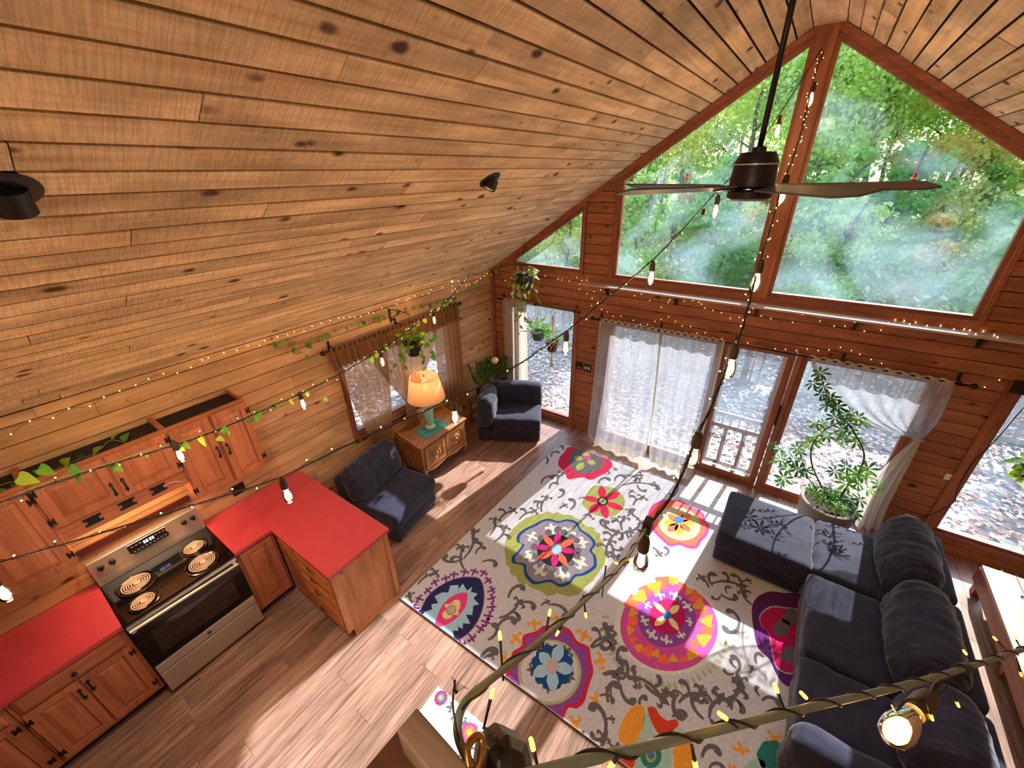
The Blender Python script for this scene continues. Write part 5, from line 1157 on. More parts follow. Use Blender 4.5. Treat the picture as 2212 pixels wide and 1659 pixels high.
SCR += [(z(a, b), z(c_, d)) for a, b, c_, d in ((65, 540, 65, 375), (70, 445, 125, 440), (70, 525, 15, 565), (85, 560, 125, 605), (610, 440, 530, 345), (640, 435, 705, 325), (625, 490, 670, 480), (600, 650, 645, 570), (640, 710, 690, 670), (760, 390, 750, 315), (440, 430, 480, 380), (930, 340, 990, 310))]
rr_ = random.Random(9)
for i, (b, t) in enumerate(SCR):
    B, T = G(b), G(t); d = T - B; Ln = d.length
    if Ln < .02: continue
    n = Vector((-d.y, d.x, 0)).normalized(); d = d.normalized(); sg = 1 if (i * 7) % 3 else -1; p = Pat()
    bow = Ln * .16 * sg; w0 = max(.010, min(.017, Ln * .12))
    def curl(S, dv, nv, L, s, w):
        P = [S + dv * (L * a) + nv * (s * L * c2) for a, c2 in ((0, 0), (.35, .06), (.62, .02), (.85, -.1), (.98, -.3), (.9, -.46), (.74, -.48))]
        P = cat_rom(P, 3); m_ = len(P); return stroke(P, [w * (.55 + .75 * (k / m_) + (.5 if k > m_ * .6 else 0) * math.sin((k / m_ - .6) / .4 * 3.14)) * (1 if k < m_ - 1 else .4) for k in range(m_)])
    P = cat_rom([B, B + d * Ln * .35 + n * bow * .7, B + d * Ln * .7 + n * bow * .6, T], 4)
    if Ln > .2:
        p.poly(stroke(P, [w0 * (.5 + .35 * math.sin(k / (len(P) - 1) * 3.14)) for k in range(len(P))]), 'grey', 1)
        p.poly(fleur(T - d * .06, T + d * .06, 1.6), 'grey', 2)
        S = P[int(len(P) * .5)]; dv = (d * .5 + n * sg * .86).normalized(); p.poly(curl(S, dv, Vector((-dv.y, dv.x, 0)), .09, -sg, w0), 'grey', 3)
    elif i % 4 == 0 and Ln > .06:
        p.poly(stroke(P, [w0 * .7] * len(P)), 'grey', 1); p.poly(fleur(T - d * Ln * .6, T, 1.5), 'grey', 2)
    else: p.poly(curl(B, d, n, Ln * 1.02, sg, w0 * 1.15), 'grey', 1)
    p.build('scroll', rug)
# ---- small matching runner at the near left
RUN = [onZ(*q, .004) for q in ((946, 1482), (1058, 1576), (1160, 1745), (870, 1600))]
e1 = (RUN[1] - RUN[0]).normalized(); e2 = Vector((e1.y, -e1.x, 0)); o0 = RUN[0]
rn = thing('runner_rug', 'narrow flowered runner rug with a white edge on the kitchen side', 'rug', o0)
Q = lambda a, b: o0 + e1 * a + e2 * b
WR, LR = .60, 1.9
MB().prism([(Q(a, b).x, Q(a, b).y) for a, b in ((0, 0), (0, LR), (WR, LR), (WR, 0))], .0005, .006, lambda a, b, d: (a, b, d)).build('pile', RM['ground'], rn)
for (a0, b0, a1, b1) in ((0, 0, WR, .018), (0, LR - .018, WR, LR), (0, .018, .018, LR - .018), (WR - .018, .018, WR, LR - .018)):
    MB().prism([(Q(a, b).x, Q(a, b).y) for a, b in ((a0, b0), (a0, b1), (a1, b1), (a1, b0))], .004, .0068, lambda a, b, d: (a, b, d)).build('edging', plain('white_edging', '#e6e0d6', .9), rn)
RZT = .006; RUGH = [(0, 0, 1)]
for k, (a, b, r, cols) in enumerate(((.08, .05, .05, ('red', 'denim')), (.42, .10, .06, ('pink', 'coral')), (.12, .52, .10, ('violet', 'pink')), (.48, .62, .1, ('red', 'orange')), (.15, 1.0, .1, ('denim', 'ltblue')), (.44, 1.3, .12, ('green', 'pink')), (.14, 1.55, .1, ('red', 'yellow')))):
    p = Pat()
    for l, col in enumerate(cols + ('orange',)): p.poly([Q(a, b) + Vector((math.cos(t * .3142), math.sin(t * .3142), 0)) * r * (1 - .32 * l) * (1 + .08 * (t % 2)) for t in range(20)], col, 2 + l)
    p.build('medallion', rn)
for k in range(34):
    a, b = rr_.uniform(.06, WR - .06), rr_.uniform(.06, LR - .1); an = rr_.uniform(0, 6.28); p = Pat(); S = Q(a, b); dv = Vector((math.cos(an), math.sin(an), 0))
    p.poly(fleur(S, S + dv * .07, 1.3), 'grey', 1); p.build('scroll', rn)
RZT = 0.0105
# ================================================================ plants
def leaf_mesh(name, mat, outline, fold=.12, droop=.15):
    """leaf along +y, length 1; outline half widths (y, w)"""
    m = MB(); vs = []; n = len(outline)
    for y, w_ in outline: vs += [(-w_, y, fold * w_ - droop * y * y), (0, y, -droop * y * y), (w_, y, fold * w_ - droop * y * y)]
    fs = []
    for i in range(n - 1): fs += [(3 * i, 3 * i + 1, 3 * i + 4, 3 * i + 3), (3 * i + 1, 3 * i + 2, 3 * i + 5, 3 * i + 4)]
    return mesh_of(m.add(vs, fs), name, mat, True)
HEART = [(0, .10), (-.06, .30), (.10, .42), (.35, .40), (.65, .24), (.88, .08), (1, .0)]
OVAL = [(0, .02), (.2, .16), (.5, .22), (.8, .13), (1, 0)]
LM_POTH = leaf_mesh('leaf', L_POTH, HEART); LM_PALE = leaf_mesh('leaf', L_PALE, OVAL, .3, .3); LM_DARK = leaf_mesh('leaf', L_DARK, OVAL, .2, .2); LM_FERN = leaf_mesh('leaf', L_FERN, [(0, .02), (.3, .07), (.7, .06), (1, 0)], .3, .45)
def orient(y_dir, up): 
    y = Vector(y_dir).normalized(); z = Vector(up); z = (z - y * z.dot(y)); z = z.normalized() if z.length > 1e-4 else y.orthogonal().normalized(); x = y.cross(z)
    return Matrix((x, y, z)).transposed()
def put_leaf(me, parent, p, d, up, s): return inst('leaf', me, parent, TRS(p, (s, s, s), orient(d, up)))
# umbrella leaf: a whorl of leaflets on a stalk
def whorl_mesh():
    m = MB()
    for k in range(7):
        a = k / 7 * 6.283; c, s = math.cos(a), math.sin(a)
        pts = [(.10, .02, 0), (.35, .10, -.03), (.65, .15, -.08), (.88, .10, -.16), (1.0, 0, -.22)]; vs = []
        for r, w_, z in pts: vs += [(c * r - s * w_, s * r + c * w_, z + .02), (c * r, s * r, z), (c * r + s * w_, s * r - c * w_, z + .02)]
        fs = []
        for i in range(4): fs += [(3 * i, 3 * i + 1, 3 * i + 4, 3 * i + 3), (3 * i + 1, 3 * i + 2, 3 * i + 5, 3 * i + 4)]
        m.add(vs, fs)
    return mesh_of(m, 'leaf_whorl', L_SCHEF, True)
WH = whorl_mesh(); pr = random.Random(21)
def put_whorl(parent, p, s, tilt=.7):
    n = Vector((pr.gauss(0, tilt), pr.gauss(-.5, tilt * .6), 1)).normalized(); return inst('leaf_whorl', WH, parent, TRS(p, (s, s, s), frame_to(n) @ Matrix.Rotation(pr.uniform(0, 6), 3, 'Z')))
# big umbrella plant in the stone pot
PX, PY = 4.955, -.435
t = thing('umbrella_plant', 'umbrella plant with a looped stem in a big speckled stone pot by the glass door', 'plant', (PX, PY, 0))
MB().lathe([(0, .0), (.17, .0), (.20, .06), (.245, .25), (.262, .40), (.27, .42), (.272, .475), (.255, .482), (.235, .47), (.225, .42), (0, .42)], (PX, PY, .002), 40).build('pot', K_STONE, t, smooth='auto')
MB().lathe([(0, .424), (.2, .43), (.224, .424)], (PX, PY, .002), 24).build('soil', K_SOIL, t)
z7 = lambda x, y, d=-.40: onY(1600 + x / 3.95, 740 + y / 3.95, d)
def stemline(pts, r0, r1, d=-.40):
    P = cat_rom([z7(x, y, d) for x, y in pts], 5); return MB().tube(P, [r0 + (r1 - r0) * i / (len(P) - 1) for i in range(len(P))], 7).build('stem', K_TWIG, t, smooth=True)
stemline([(700, 1290), (690, 1230), (620, 1080), (598, 960), (620, 860), (700, 760), (800, 700), (880, 670)], .010, .005)
stemline([(860, 1300), (930, 1200), (1000, 1120), (1050, 1000), (1040, 900), (985, 800), (930, 710), (850, 610), (760, 500), (715, 390), (680, 260)], .011, .004)
stemline([(680, 1300), (640, 1240), (560, 1140), (470, 1050), (360, 930), (280, 880)], .007, .003, -.45)
for x, y in ((680, 260), (620, 345), (705, 375), (750, 420), (690, 440), (780, 480), (740, 530), (800, 570), (860, 585), (800, 640), (945, 600), (870, 660), (1000, 640), (920, 685), (1040, 670), (760, 460), (830, 545), (900, 620), (700, 700), (640, 685), (735, 795), (690, 780), (605, 855), (645, 825), (860, 740), (900, 790), (960, 800), (880, 820), (985, 840), (940, 745)): put_whorl(t, z7(x, y, pr.uniform(-.48, -.32)), pr.uniform(.07, .10))
for x, y in ((280, 880), (330, 905), (480, 900), (505, 935), (425, 965), (275, 1010), (340, 1000), (450, 1005), (540, 1010), (400, 1080), (490, 1080), (560, 1100), (340, 1195), (365, 1155), (1030, 1110), (985, 1120), (1085, 1080), (900, 1060), (940, 1140), (1045, 1150), (900, 1200), (1080, 1250), (1180, 1220), (800, 1100), (1000, 1200)): put_whorl(t, z7(x, y, pr.uniform(-.55, -.34)), pr.uniform(.075, .11))
for k in range(20):
    a = pr.uniform(0, 6.28); r = pr.uniform(.02, .24); put_whorl(t, (PX + .03 + r * math.cos(a), PY - .03 + r * .8 * math.sin(a), pr.uniform(.50, .62)), pr.uniform(.07, .10), .35)
# potted plant on the bench at the right edge
t = thing('potted_umbrella_plant', 'small umbrella plant in a dark pot at the right edge below the window', 'plant', (6.75, -.62, .306))
MB().lathe([(0, 0), (.075, 0), (.10, .16), (.105, .17), (.09, .17), (.085, .14), (0, .14)], (6.75, -.62, .306), 24).build('pot', K_POT, t, smooth='auto')
for x, y, d in ((2160, 1248, -.30), (2185, 1256, -.28), (2205, 1262, -.3), (2180, 1292, -.55), (2205, 1290, -.6), (2200, 1305, -.75), (2170, 1255, -.4)):
    p_ = onY(x, y, d); MB().tube(cat_rom([(6.75, -.62, .45), (Vector((6.75, -.62, .5)) + p_) / 2 + Vector((0, 0, .06)), p_], 4), .003, 5).build('stem', K_STEM, t); put_whorl(t, p_, pr.uniform(.08, .1), .5)
# hanging plant at the right edge
hp_ = onY(2232, 1020, -.22)
t = thing('hanging_leafy_plant', 'leafy green plant hanging before the right hand window', 'plant', hp_)
MB().lathe([(0, 0), (.06, 0), (.085, .12), (.08, .125), (0, .11)], hp_ - Vector((0, 0, .06)), 20).build('pot', K_POT, t, smooth='auto')
MB().tube([hp_ + Vector((0, 0, .06)), Vector((hp_.x, hp_.y, 2.02)), Vector((hp_.x, -.01, 2.06))], .003, 6).build('wire', K_BLACK, t)
for k in range(40):
    d = Vector((pr.gauss(-.4, .6), pr.gauss(0, .5), pr.gauss(.1, .7))).normalized(); p_ = hp_ + d * pr.uniform(.03, .16) + Vector((0, 0, .03)); put_leaf(LM_POTH, t, p_, d + Vector((0, 0, -.4)), (0, -.5, 1), pr.uniform(.05, .085))
# pothos helpers
def vine(parent, pts, r=.0025, me=LM_POTH, every=.07, ls=(.05, .08), seed=0, mat=None, hang=True):
    q = random.Random(seed); P = cat_rom(pts, 6); MB().tube(P, r, 5).build('vine', mat or K_STEM, parent)
    acc = 0
    for a, b in zip(P, P[1:]):
        acc += (b - a).length
        if acc > every:
            acc = q.uniform(-.02, .02); d = Vector((q.gauss(0, .7), q.gauss(-.2, .7), -1 if hang else q.gauss(-.2, .6))); put_leaf(me, parent, b + d.normalized() * .012, d, (q.gauss(.3, .4), -.8, .5), q.uniform(*ls))
def hanging_pot(name, label, c, r, h, top, me, nleaf, spread, vines, ls, mat=K_POT, wires=3, seed=0, rope=None, upl=0.3):
    q = random.Random(seed); c = Vector(c); t = thing(name, label, 'plant', c)
    MB().lathe([(0, -h), (r * .68, -h), (r * .98, -.02), (r * 1.06, -.012), (r * 1.06, .006), (r * .94, .006), (r * .9, -.03), (0, -.03)], c, 26).build('pot', mat, t, smooth='auto')
    MB().lathe([(0, -.022), (r * .9, -.025)], c, 18).build('soil', K_SOIL, t)
    m = MB(); top = Vector(top)
    for k in range(wires):
        a = k / wires * 6.283 + .4; m.tube([c + Vector((r * math.cos(a), r * math.sin(a), 0)), top], .0016 if rope is None else .004, 5)
    m.tube([top, top + Vector((0, 0, .03)), top + Vector((.012, 0, .045)), top + Vector((.02, 0, .03))], .003, 5); m.build('hanger', rope or K_BLACK, t)
    for k in range(nleaf):
        a = q.uniform(0, 6.283); rr = r * q.uniform(.2, 1.05) * spread; p_ = c + Vector((rr * math.cos(a), rr * math.sin(a), q.uniform(-.02, .09) * (2 - rr / r / spread)))
        d = Vector((math.cos(a), math.sin(a), q.gauss(upl, .45))); put_leaf(me, t, p_, d, (q.gauss(0, .3), -.4, 1), q.uniform(*ls))
    for k, v in enumerate(vines): vine(t, [c + Vector(p) for p in v], me=me, ls=ls, seed=seed + k)
    return t
# pothos by the left wall window, on a wall bracket
pc = onX(893, 748, .36); pc.z += .06
hanging_pot('hanging_pothos', 'pothos in a black hanging pot before the brown curtains', pc, .11, .17, (pc.x, pc.y, 2.27), LM_POTH, 60, 1.35, [
    [(.05, -.1, 0), (.1, -.25, .02), (.12, -.38, -.12), (.1, -.45, -.2)], [(0, .1, .0), (.05, .2, -.05), (.05, .24, -.25)], [(.1, 0, 0), (.14, .02, -.15), (.1, .05, -.35)], [(0, -.08, 0), (.02, -.17, -.1), (.0, -.2, -.3)], [(.08, .06, .02), (.14, .14, -.02), (.12, .22, .05), (.1, .32, .0)]], (.05, .09), seed=4)
wb_ = thing('plant_bracket', 'black wall bracket holding the pothos pot', 'bracket', (0, pc.y, 2.25))
MB().box((.0005, pc.y - .012, 2.16), (.012, pc.y + .012, 2.36)).build('back_plate', K_BLACK, wb_); MB().tube([(.012, pc.y, 2.33), (.2, pc.y, 2.34), (pc.x, pc.y, 2.325), (pc.x + .02, pc.y, 2.335)], .005, 7).build('arm', K_BLACK, wb_, smooth=True); MB().tube([(.012, pc.y, 2.19), (.12, pc.y, 2.27), (.2, pc.y, 2.335)], .004, 6).build('brace', K_BLACK, wb_)
# trailing plant hanging in the far left corner
hk = onRoof(1132, 512); cc_ = Vector((hk.x, hk.y, 2.50))
hanging_pot('trailing_plant', 'trailing plant in a black pot hanging from the ceiling in the far left corner', cc_, .13, .19, (hk.x, hk.y, hk.z - .06), LM_PALE, 60, 1.2, [
    [(-.1, -.05, 0), (-.13, -.08, -.2), (-.08, -.08, -.42)], [(.05, -.12, 0), (.06, -.15, -.25), (.02, -.13, -.55)], [(0, -.12, 0), (-.02, -.15, -.3), (-.05, -.13, -.62)], [(.12, 0, 0), (.17, -.02, -.12), (.22, -.02, -.3)], [(.02, -.12, 0), (.03, -.16, -.2), (.06, -.15, -.5)], [(-.06, -.1, 0), (-.1, -.14, -.2), (-.12, -.12, -.5)], [(.08, -.1, 0), (.1, -.15, -.3), (.09, -.13, -.6)], [(.1, -.08, .02), (.16, -.1, -.1), (.14, -.1, -.38)], [(-.12, .02, 0), (-.2, 0, -.03), (-.26, -.02, -.15)], [(-.03, -.1, 0), (-.04, -.12, -.35), (0, -.12, -.8)]], (.06, .10), seed=14, upl=.1)
# two pots before the left glass door
c1 = onY(1163, 716, -.16)
hanging_pot('hanging_fern', 'bright green plant in a grey hanging bowl before the left glass door', c1, .115, .13, (c1.x, c1.y, 1.95), LM_FERN, 70, 1.0, [], (.10, .19), mat=plain('grey_green_bowl', '#4a5a58', .4), seed=31, rope=K_ROPE, upl=.7)
c2 = onY(1193, 737, -.16)
t = hanging_pot('macrame_planter', 'green plant in a dark pot held by a white macrame hanger', c2, .095, .16, (c2.x, c2.y, 1.93), LM_FERN, 55, 1.0, [], (.08, .13), mat=plain('dark_brown_pot', '#3a1f1a', .4), seed=33, rope=K_ROPE, wires=4, upl=.8)
m = MB()
for k in range(8):
    a0, a1 = k * .785, (k + .5) * .785; m.tube([c2 + Vector((.1 * math.cos(a0), .1 * math.sin(a0), 0)), c2 + Vector((.095 * math.cos(a1), .095 * math.sin(a1), -.07)), c2 + Vector((.07 * math.cos(a0), .07 * math.sin(a0), -.15)), c2 + Vector((0, 0, -.19))], .0035, 5)
    m.tube([c2 + Vector((.1 * math.cos(a0 + .785), .1 * math.sin(a0 + .785), 0)), c2 + Vector((.095 * math.cos(a1), .095 * math.sin(a1), -.07))], .0035, 5)
m.build('macrame_net', K_ROPE, t)
MB().lathe([(.008, -.19), (.016, -.2), (.012, -.22), (.018, -.3), (.026, -.42), (0, -.42)], c2, 10).build('tassel', K_ROPE, t, smooth=True)
MB().tube([c2 + Vector((.035 * math.cos(a * .5236), 0, 1.93 - c2.z + .035 + .035 * math.sin(a * .5236))) for a in range(13)], .004, 6).build('ring', K_ROPE, t)
MB().box((c2.x - .02, c2.y - .004, 1.62), (c2.x + .02, c2.y + .004, 1.9)).build('woven_band', K_ROPE, t)
# corner plants on a stand behind the armchair
st = thing('plant_stand', 'small wooden plant stand behind the corner armchair', 'stand', (.22, -.52, 0))
MB().box((.04, -.84, .44), (.36, -.14, .465)).build('top', W_TRIMY, st)
for x in (.06, .34):
    for y in (-.82, -.16): MB().box((x - .015, y - .015, 0), (x + .015, y + .015, .44)).build('leg', W_TRIMZ, st)
MB().box((.05, -.83, .2), (.35, -.15, .215)).build('lower_shelf', W_TRIMY, st)
def bushy(name, label, c, r, h, me, stems, seed, ls, spread, mat=K_POT):
    q = random.Random(seed); c = Vector(c); t = thing(name, label, 'plant', c)
    MB().lathe([(0, 0), (r * .75, 0), (r, h), (r * 1.05, h + .004), (r * .9, h), (r * .85, h - .03), (0, h - .03)], c, 24).build('pot', mat, t, smooth='auto')
    for k in range(stems):
        a = q.uniform(0, 6.283); e = c + Vector((math.cos(a) * spread * q.uniform(.3, 1), math.sin(a) * spread * q.uniform(.3, 1), h + q.uniform(.18, .42)))
        e.x = max(e.x, .06); e.y = min(e.y, -.12); P = cat_rom([c + Vector((0, 0, h - .03)), c.lerp(e, .5) + Vector((0, 0, h * .4)), e], 4); MB().tube(P, .004, 5).build('stem', K_STEM, t)
        for j in range(4, len(P)):
            for s in (-1, 1):
                d = (P[j] - P[j - 1]).normalized(); sd = d.cross(Vector((0, 0, 1))) * s + d * .5 + Vector((0, 0, -.1)); lp_ = P[j].copy(); lp_.x = max(lp_.x, .08); put_leaf(me, t, lp_, sd, (0, -.3, 1), q.uniform(*ls))
    return t
bushy('corner_houseplant', 'dark green houseplant in a black pot left of the corner armchair', (.20, -.68, .466), .085, .15, LM_DARK, 7, 41, (.07, .11), .22)
bushy('corner_houseplant', 'dark bushy houseplant in the far corner behind the armchair', (.24, -.36, .466), .09, .16, LM_DARK, 13, 43, (.07, .11), .27)
sh_ = onX(1069, 779, .36)
tag(MB().lathe([(0, -.055), (.03, -.045), (.058, -.01), (.06, .02), (.035, .05), (0, .058)], sh_, 20).build('white_globe', plain('white_ceramic', '#d9cfc4', .5), smooth=True), 'round white ceramic globe in the corner plants', 'ornament')
# vine plants along the wall and over the cabinets: leaves by place on the wall
vn = thing('wall_vine', 'pothos vine trailing along the eave lights on the left wall', 'plant', (.03, -1.6, 2.3))
zW = lambda x, y, d=.05: onX(690 + x / 2.962, 500 + y / 2.962, d)
vine(vn, [onX(575, 745, .04), onX(620, 735, .05), onX(660, 742, .05), onX(700, 722, .04), onX(760, 700, .05), onX(830, 680, .05), onX(880, 665, .05), onX(930, 655, .05), onX(985, 640, .05), onX(1030, 610, .06)], every=.085, ls=(.05, .09), seed=51)
vine(vn, [onX(620, 742, .05), onX(650, 760, .05), onX(668, 772, .05)], every=.07, ls=(.05, .07), seed=53)
vine(vn, [onX(985, 640, .05), onX(980, 655, .06), onX(965, 690, .08)], every=.06, ls=(.06, .08), seed=55)
vine(vn, [onX(1050, 600, .08), onX(1075, 580, .1), onX(1100, 590, .12)], every=.06, ls=(.05, .08), seed=56)
vc = thing('cabinet_vine', 'pothos lying along the tops of the wall cabinets', 'plant', (.2, -5.2, 2.0))
vine(vc, [(.18, -5.9, 2.0), (.26, -5.6, 2.06), (.2, -5.45, 2.08), (.25, -5.3, 2.06), (.2, -5.15, 2.05), (.24, -5.0, 2.07), (.2, -4.9, 2.1), (.26, -4.82, 2.04)], every=.07, ls=(.06, .10), seed=61, hang=False)
vine(vc, [(.2, -5.5, 2.0), (.3, -5.5, 2.1), (.33, -5.48, 2.04)], every=.05, ls=(.09, .12), seed=63)
# ================================================================ lamps, fan, strings of lights
def depth(P): return -(CR.transposed() @ (Vector(P) - CAM)).z
def ip(pts, q):
    """interpolate 1/depth along a pixel polyline: pts [(u,v)], end depths q=(d0,d1) or list"""
    L = [0]
    for a, b in zip(pts, pts[1:]): L.append(L[-1] + math.hypot(b[0] - a[0], b[1] - a[1]))
    return [atD(u, v, 1 / (1 / q[0] + (1 / q[1] - 1 / q[0]) * l / L[-1])) for (u, v), l in zip(pts, L)]
# ---- ceiling fan
FX, FY = 3.75, -2.72
fan = thing('ceiling_fan', 'dark bronze five blade ceiling fan hanging from the ridge', 'ceiling fan', (FX, FY, 3.7))
K_FAN = plain('dark_bronze', '#1c1820', .4, spec=.4); K_BLADE = plain('fan_blade', '#4a4450', .45, var=.08, scale=12)
MB().tube([(FX, FY, 3.80), (FX, FY, roof(XC - FLAT) - .02)], .013, 12).build('down_rod', K_FAN, fan, smooth=True)
MB().lathe([(.02, -.12), (.06, -.08), (.07, -.01), (0, -.01)], (FX, FY, roof(XC - FLAT)), 24).build('ceiling_cap', K_FAN, fan, smooth='auto')
MB().lathe([(.016, .125), (.03, .12), (.03, .105), (.075, .10), (.095, .06), (.098, .0), (.1, -.005), (.1, -.045), (.07, -.055), (0, -.055)], (FX, FY, 3.745), 32).build('motor_housing', K_FAN, fan, smooth='auto')
MB().lathe([(.099, 0), (.1005, 0), (.1005, .006), (.099, .006)], (FX, FY, 3.792), 32).build('light_slot', plain('slot_silver', '#c9d0da', .3, metal=.5), fan)
MB().lathe([(.085, .0), (.10, -.004), (.10, -.034), (.09, -.04), (0, -.04)], (FX, FY, 3.682), 32).build('bottom_cap', K_FAN, fan, smooth='auto')
MB().lathe([(.086, 0), (.08, -.006), (0, -.01)], (FX, FY, 3.642), 28).build('lens', plain('frosted_lens', '#9a98a0', .5), fan, smooth=True)
for k in range(5):
    a = math.radians(17 + 72 * k); Rz = Matrix.Rotation(a, 3, 'Z'); Rt = Rz @ Matrix.Rotation(math.radians(11), 3, 'X'); c = Vector((FX, FY, 3.695))
    m = MB(); m.prism([(.13, -.055), (.66, -.07), (.74, -.03), (.72, .07), (.13, .055)], -.004, .004, lambda p, q, d: c + Rt @ Vector((p, q, d))); m.build('blade', K_BLADE, fan, bevel=.0015)
    MB().prism([(.05, -.022), (.2, -.03), (.2, .03), (.05, .022)], -.011, -.0045, lambda p, q, d: c + Rt @ Vector((p, q, d))).build('blade_arm', K_FAN, fan)
# ---- adjustable ceiling spotlights
def spot(label, p, aim, energy, nrm, on=True):
    t = thing('ceiling_spotlight', label, 'ceiling light', p, 'adjustable spotlights in the ceiling'); p = Vector(p); n = Vector(nrm).normalized(); A = frame_to(-n)
    MB().lathe([(.0, -.008), (.085, -.008), (.088, .004), (.075, .012), (0, .014)], p, 28, A).build('flange', K_BLACK, t, smooth='auto')
    d = (Vector(aim) - p).normalized(); q = p - n * .02 ; B = frame_to(d)
    MB().lathe([(.05, -.02), (.052, .05), (.046, .055), (.044, .045), (0, .045)], q, 24, B).build('can', K_BLACK, t, smooth='auto')
    MB().lathe([(.042, .047), (.03, .053), (0, .055)], q, 20, B).build('lens', emis('spot_lens_on', '#ffe0b8', 4.0, False) if on else plain('spot_lens', '#d9d6cf', .4), t, smooth=True)
    if energy:
        l = bpy.data.lights.new('spot_light', 'SPOT'); l.energy = energy; l.color = (1, .80, .60); l.spot_size = math.radians(76); l.spot_blend = 0.9; l.shadow_soft_size = .05
        o = bpy.data.objects.new('spot_light', l); COL.objects.link(o); o.parent = t; o.matrix_parent_inverse = WM(t).inverted(); o.location = q + d * .12; o.rotation_euler = d.to_track_quat('-Z', 'Y').to_euler()
    return t
nL = (-M, 0, 1); nR = (M, 0, 1)
p1 = onRoof(1058, 388); p2 = onRoof(8, 410)
SPE = 70
spot('black ceiling spotlight with a pale lens in the middle of the left slope', p1, p1 + Vector((-.2, -.5, -1)), SPE * .5, nL, False)
spot('black ceiling spotlight at the far left edge of the picture', p2, p2 + Vector((-1.05, .1, -2.6)), SPE * 1.1, nL)
spot('added unseen fill spotlight on the right slope above the sofa', (XC * 2 - p1.x, p1.y, p1.z), (5.4, -2.6, 0), SPE * .25, nR)  # added fill lamp, unseen, mirrored from the left slope
spot('added unseen fill spotlight on the right slope by the loft', (XC * 2 - p2.x, p2.y - .6, p2.z), (5.2, -5.8, 0), SPE * .5, nR)  # second added fill lamp out of view, shining down near the loft
# added globe lamp over the loft, unseen behind the viewer, brightens the ceiling
gl = thing('loft_fill_lamp', 'added unseen fill lamp with a round globe over the loft', 'ceiling light', (XC, -6.6, 4.7))
MB().lathe([(.12, 0), (.12, -.03), (0, -.03)], (XC, -6.6, roof(XC - FLAT)), 24).build('base', K_BRASS, gl); MB().lathe([(.15, -.03), (.17, -.08), (.13, -.15), (0, -.18)], (XC, -6.6, roof(XC - FLAT)), 28).build('globe', emis('loft_fill_globe', '#ffd9a8', 1.5, False), gl, smooth=True)
l = bpy.data.lights.new('loft_fill_light', 'POINT'); l.energy = 60; l.color = (1, .86, .70); l.shadow_soft_size = .15
o = bpy.data.objects.new('loft_fill_light', l); COL.objects.link(o); o.parent = gl; o.matrix_parent_inverse = WM(gl).inverted(); o.location = (XC, -6.6, roof(XC - FLAT) - .25)
# ---- Edison bulbs
S_ME = mesh_of(MB().lathe([(.005, .045), (.012, .04), (.017, .02), (.0175, -.012), (.015, -.02), (0, -.02)], (0, 0, 0), 14), 'socket', plain('socket_brown', '#3a2c1c', .5), 'auto')
B_ME = mesh_of(MB().lathe([(.012, -.018), (.014, -.03), (.0215, -.055), (.0235, -.075), (.02, -.095), (.010, -.107), (0, -.11)], (0, 0, 0), 18), 'bulb', K_BULB, True)
fm = MB()
for k in range(4):
    a = k * 1.571; fm.tube([(.003 * math.cos(a), .003 * math.sin(a), -.03), (.011 * math.cos(a), .011 * math.sin(a), -.055), (.005 * math.cos(a + .6), .005 * math.sin(a + .6), -.085)], .0022, 5)
F_ME = mesh_of(fm, 'filament', K_FIL)
def bulb(t, top, c, s=1.0, energy=3.4):
    """socket top and glass centre"""
    c, top = Vector(c), Vector(top); d = Vector((0, 0, -1)); pos = c + Vector((0, 0, .07 * s)); mw = TRS(pos, (s, s, s))
    so_ = inst('socket', S_ME, t, mw); b = inst('bulb', B_ME, t, mw); f = inst('filament', F_ME, b, mw)
    MB().tube([top, pos + Vector((0, 0, .04 * s))], .003 * s, 5).build('drop_wire', K_CORD, t)
    if energy:
        l = bpy.data.lights.new('bulb_light', 'POINT'); l.energy = energy; l.color = (1, .58, .24); l.shadow_soft_size = .02
        o = bpy.data.objects.new('bulb_light', l); COL.objects.link(o); o.parent = t; o.matrix_parent_inverse = WM(t).inverted(); o.location = c - Vector((0, 0, .06 * s))
def near_on(P, q):
    return min(P, key=lambda a: (a - q).length)
def leds(t, pts, r=.006, mat=K_LED):
    m = MB()
    for p in pts: m.lathe([(0, -r), (r * .7, -r * .7), (r, 0), (r * .7, r * .7), (0, r)], p, 6)
    return m.build('led_tips', mat, t, kind='stuff')
def wrapped(t, P, r0, step=.11, amp=.012, ledlen=.02, seed=0, ledr=.0042):
    """thin second cord spiralling round a cord, with led tips"""
    q = random.Random(seed); W = []; T = []; acc = 0; m = MB(); ph = 0
    for a, b in zip(P, P[1:]):
        n = max(2, int((b - a).length / .012)); d = (b - a).normalized(); u = d.orthogonal().normalized(); v = d.cross(u)
        for k in range(n):
            ph += .5; W.append(a.lerp(b, k / n) + (u * math.cos(ph) + v * math.sin(ph)) * amp); acc += (b - a).length / n
            if acc > step:
                acc = 0; e = Vector((q.gauss(0, 1), q.gauss(0, 1), q.gauss(.0, 1))).normalized() * ledlen; m.tube([W[-1], W[-1] + e], .0018, 4); T.append(W[-1] + e)
    MB().tube(W, .0016, 4).build('fairy_cord', K_CORD, t); m.build('led_stalks', K_CORD, t, kind='stuff'); leds(t, T, ledr)
P0 = Vector((XC - .03, -.06, 4.66)); d0 = depth(P0)
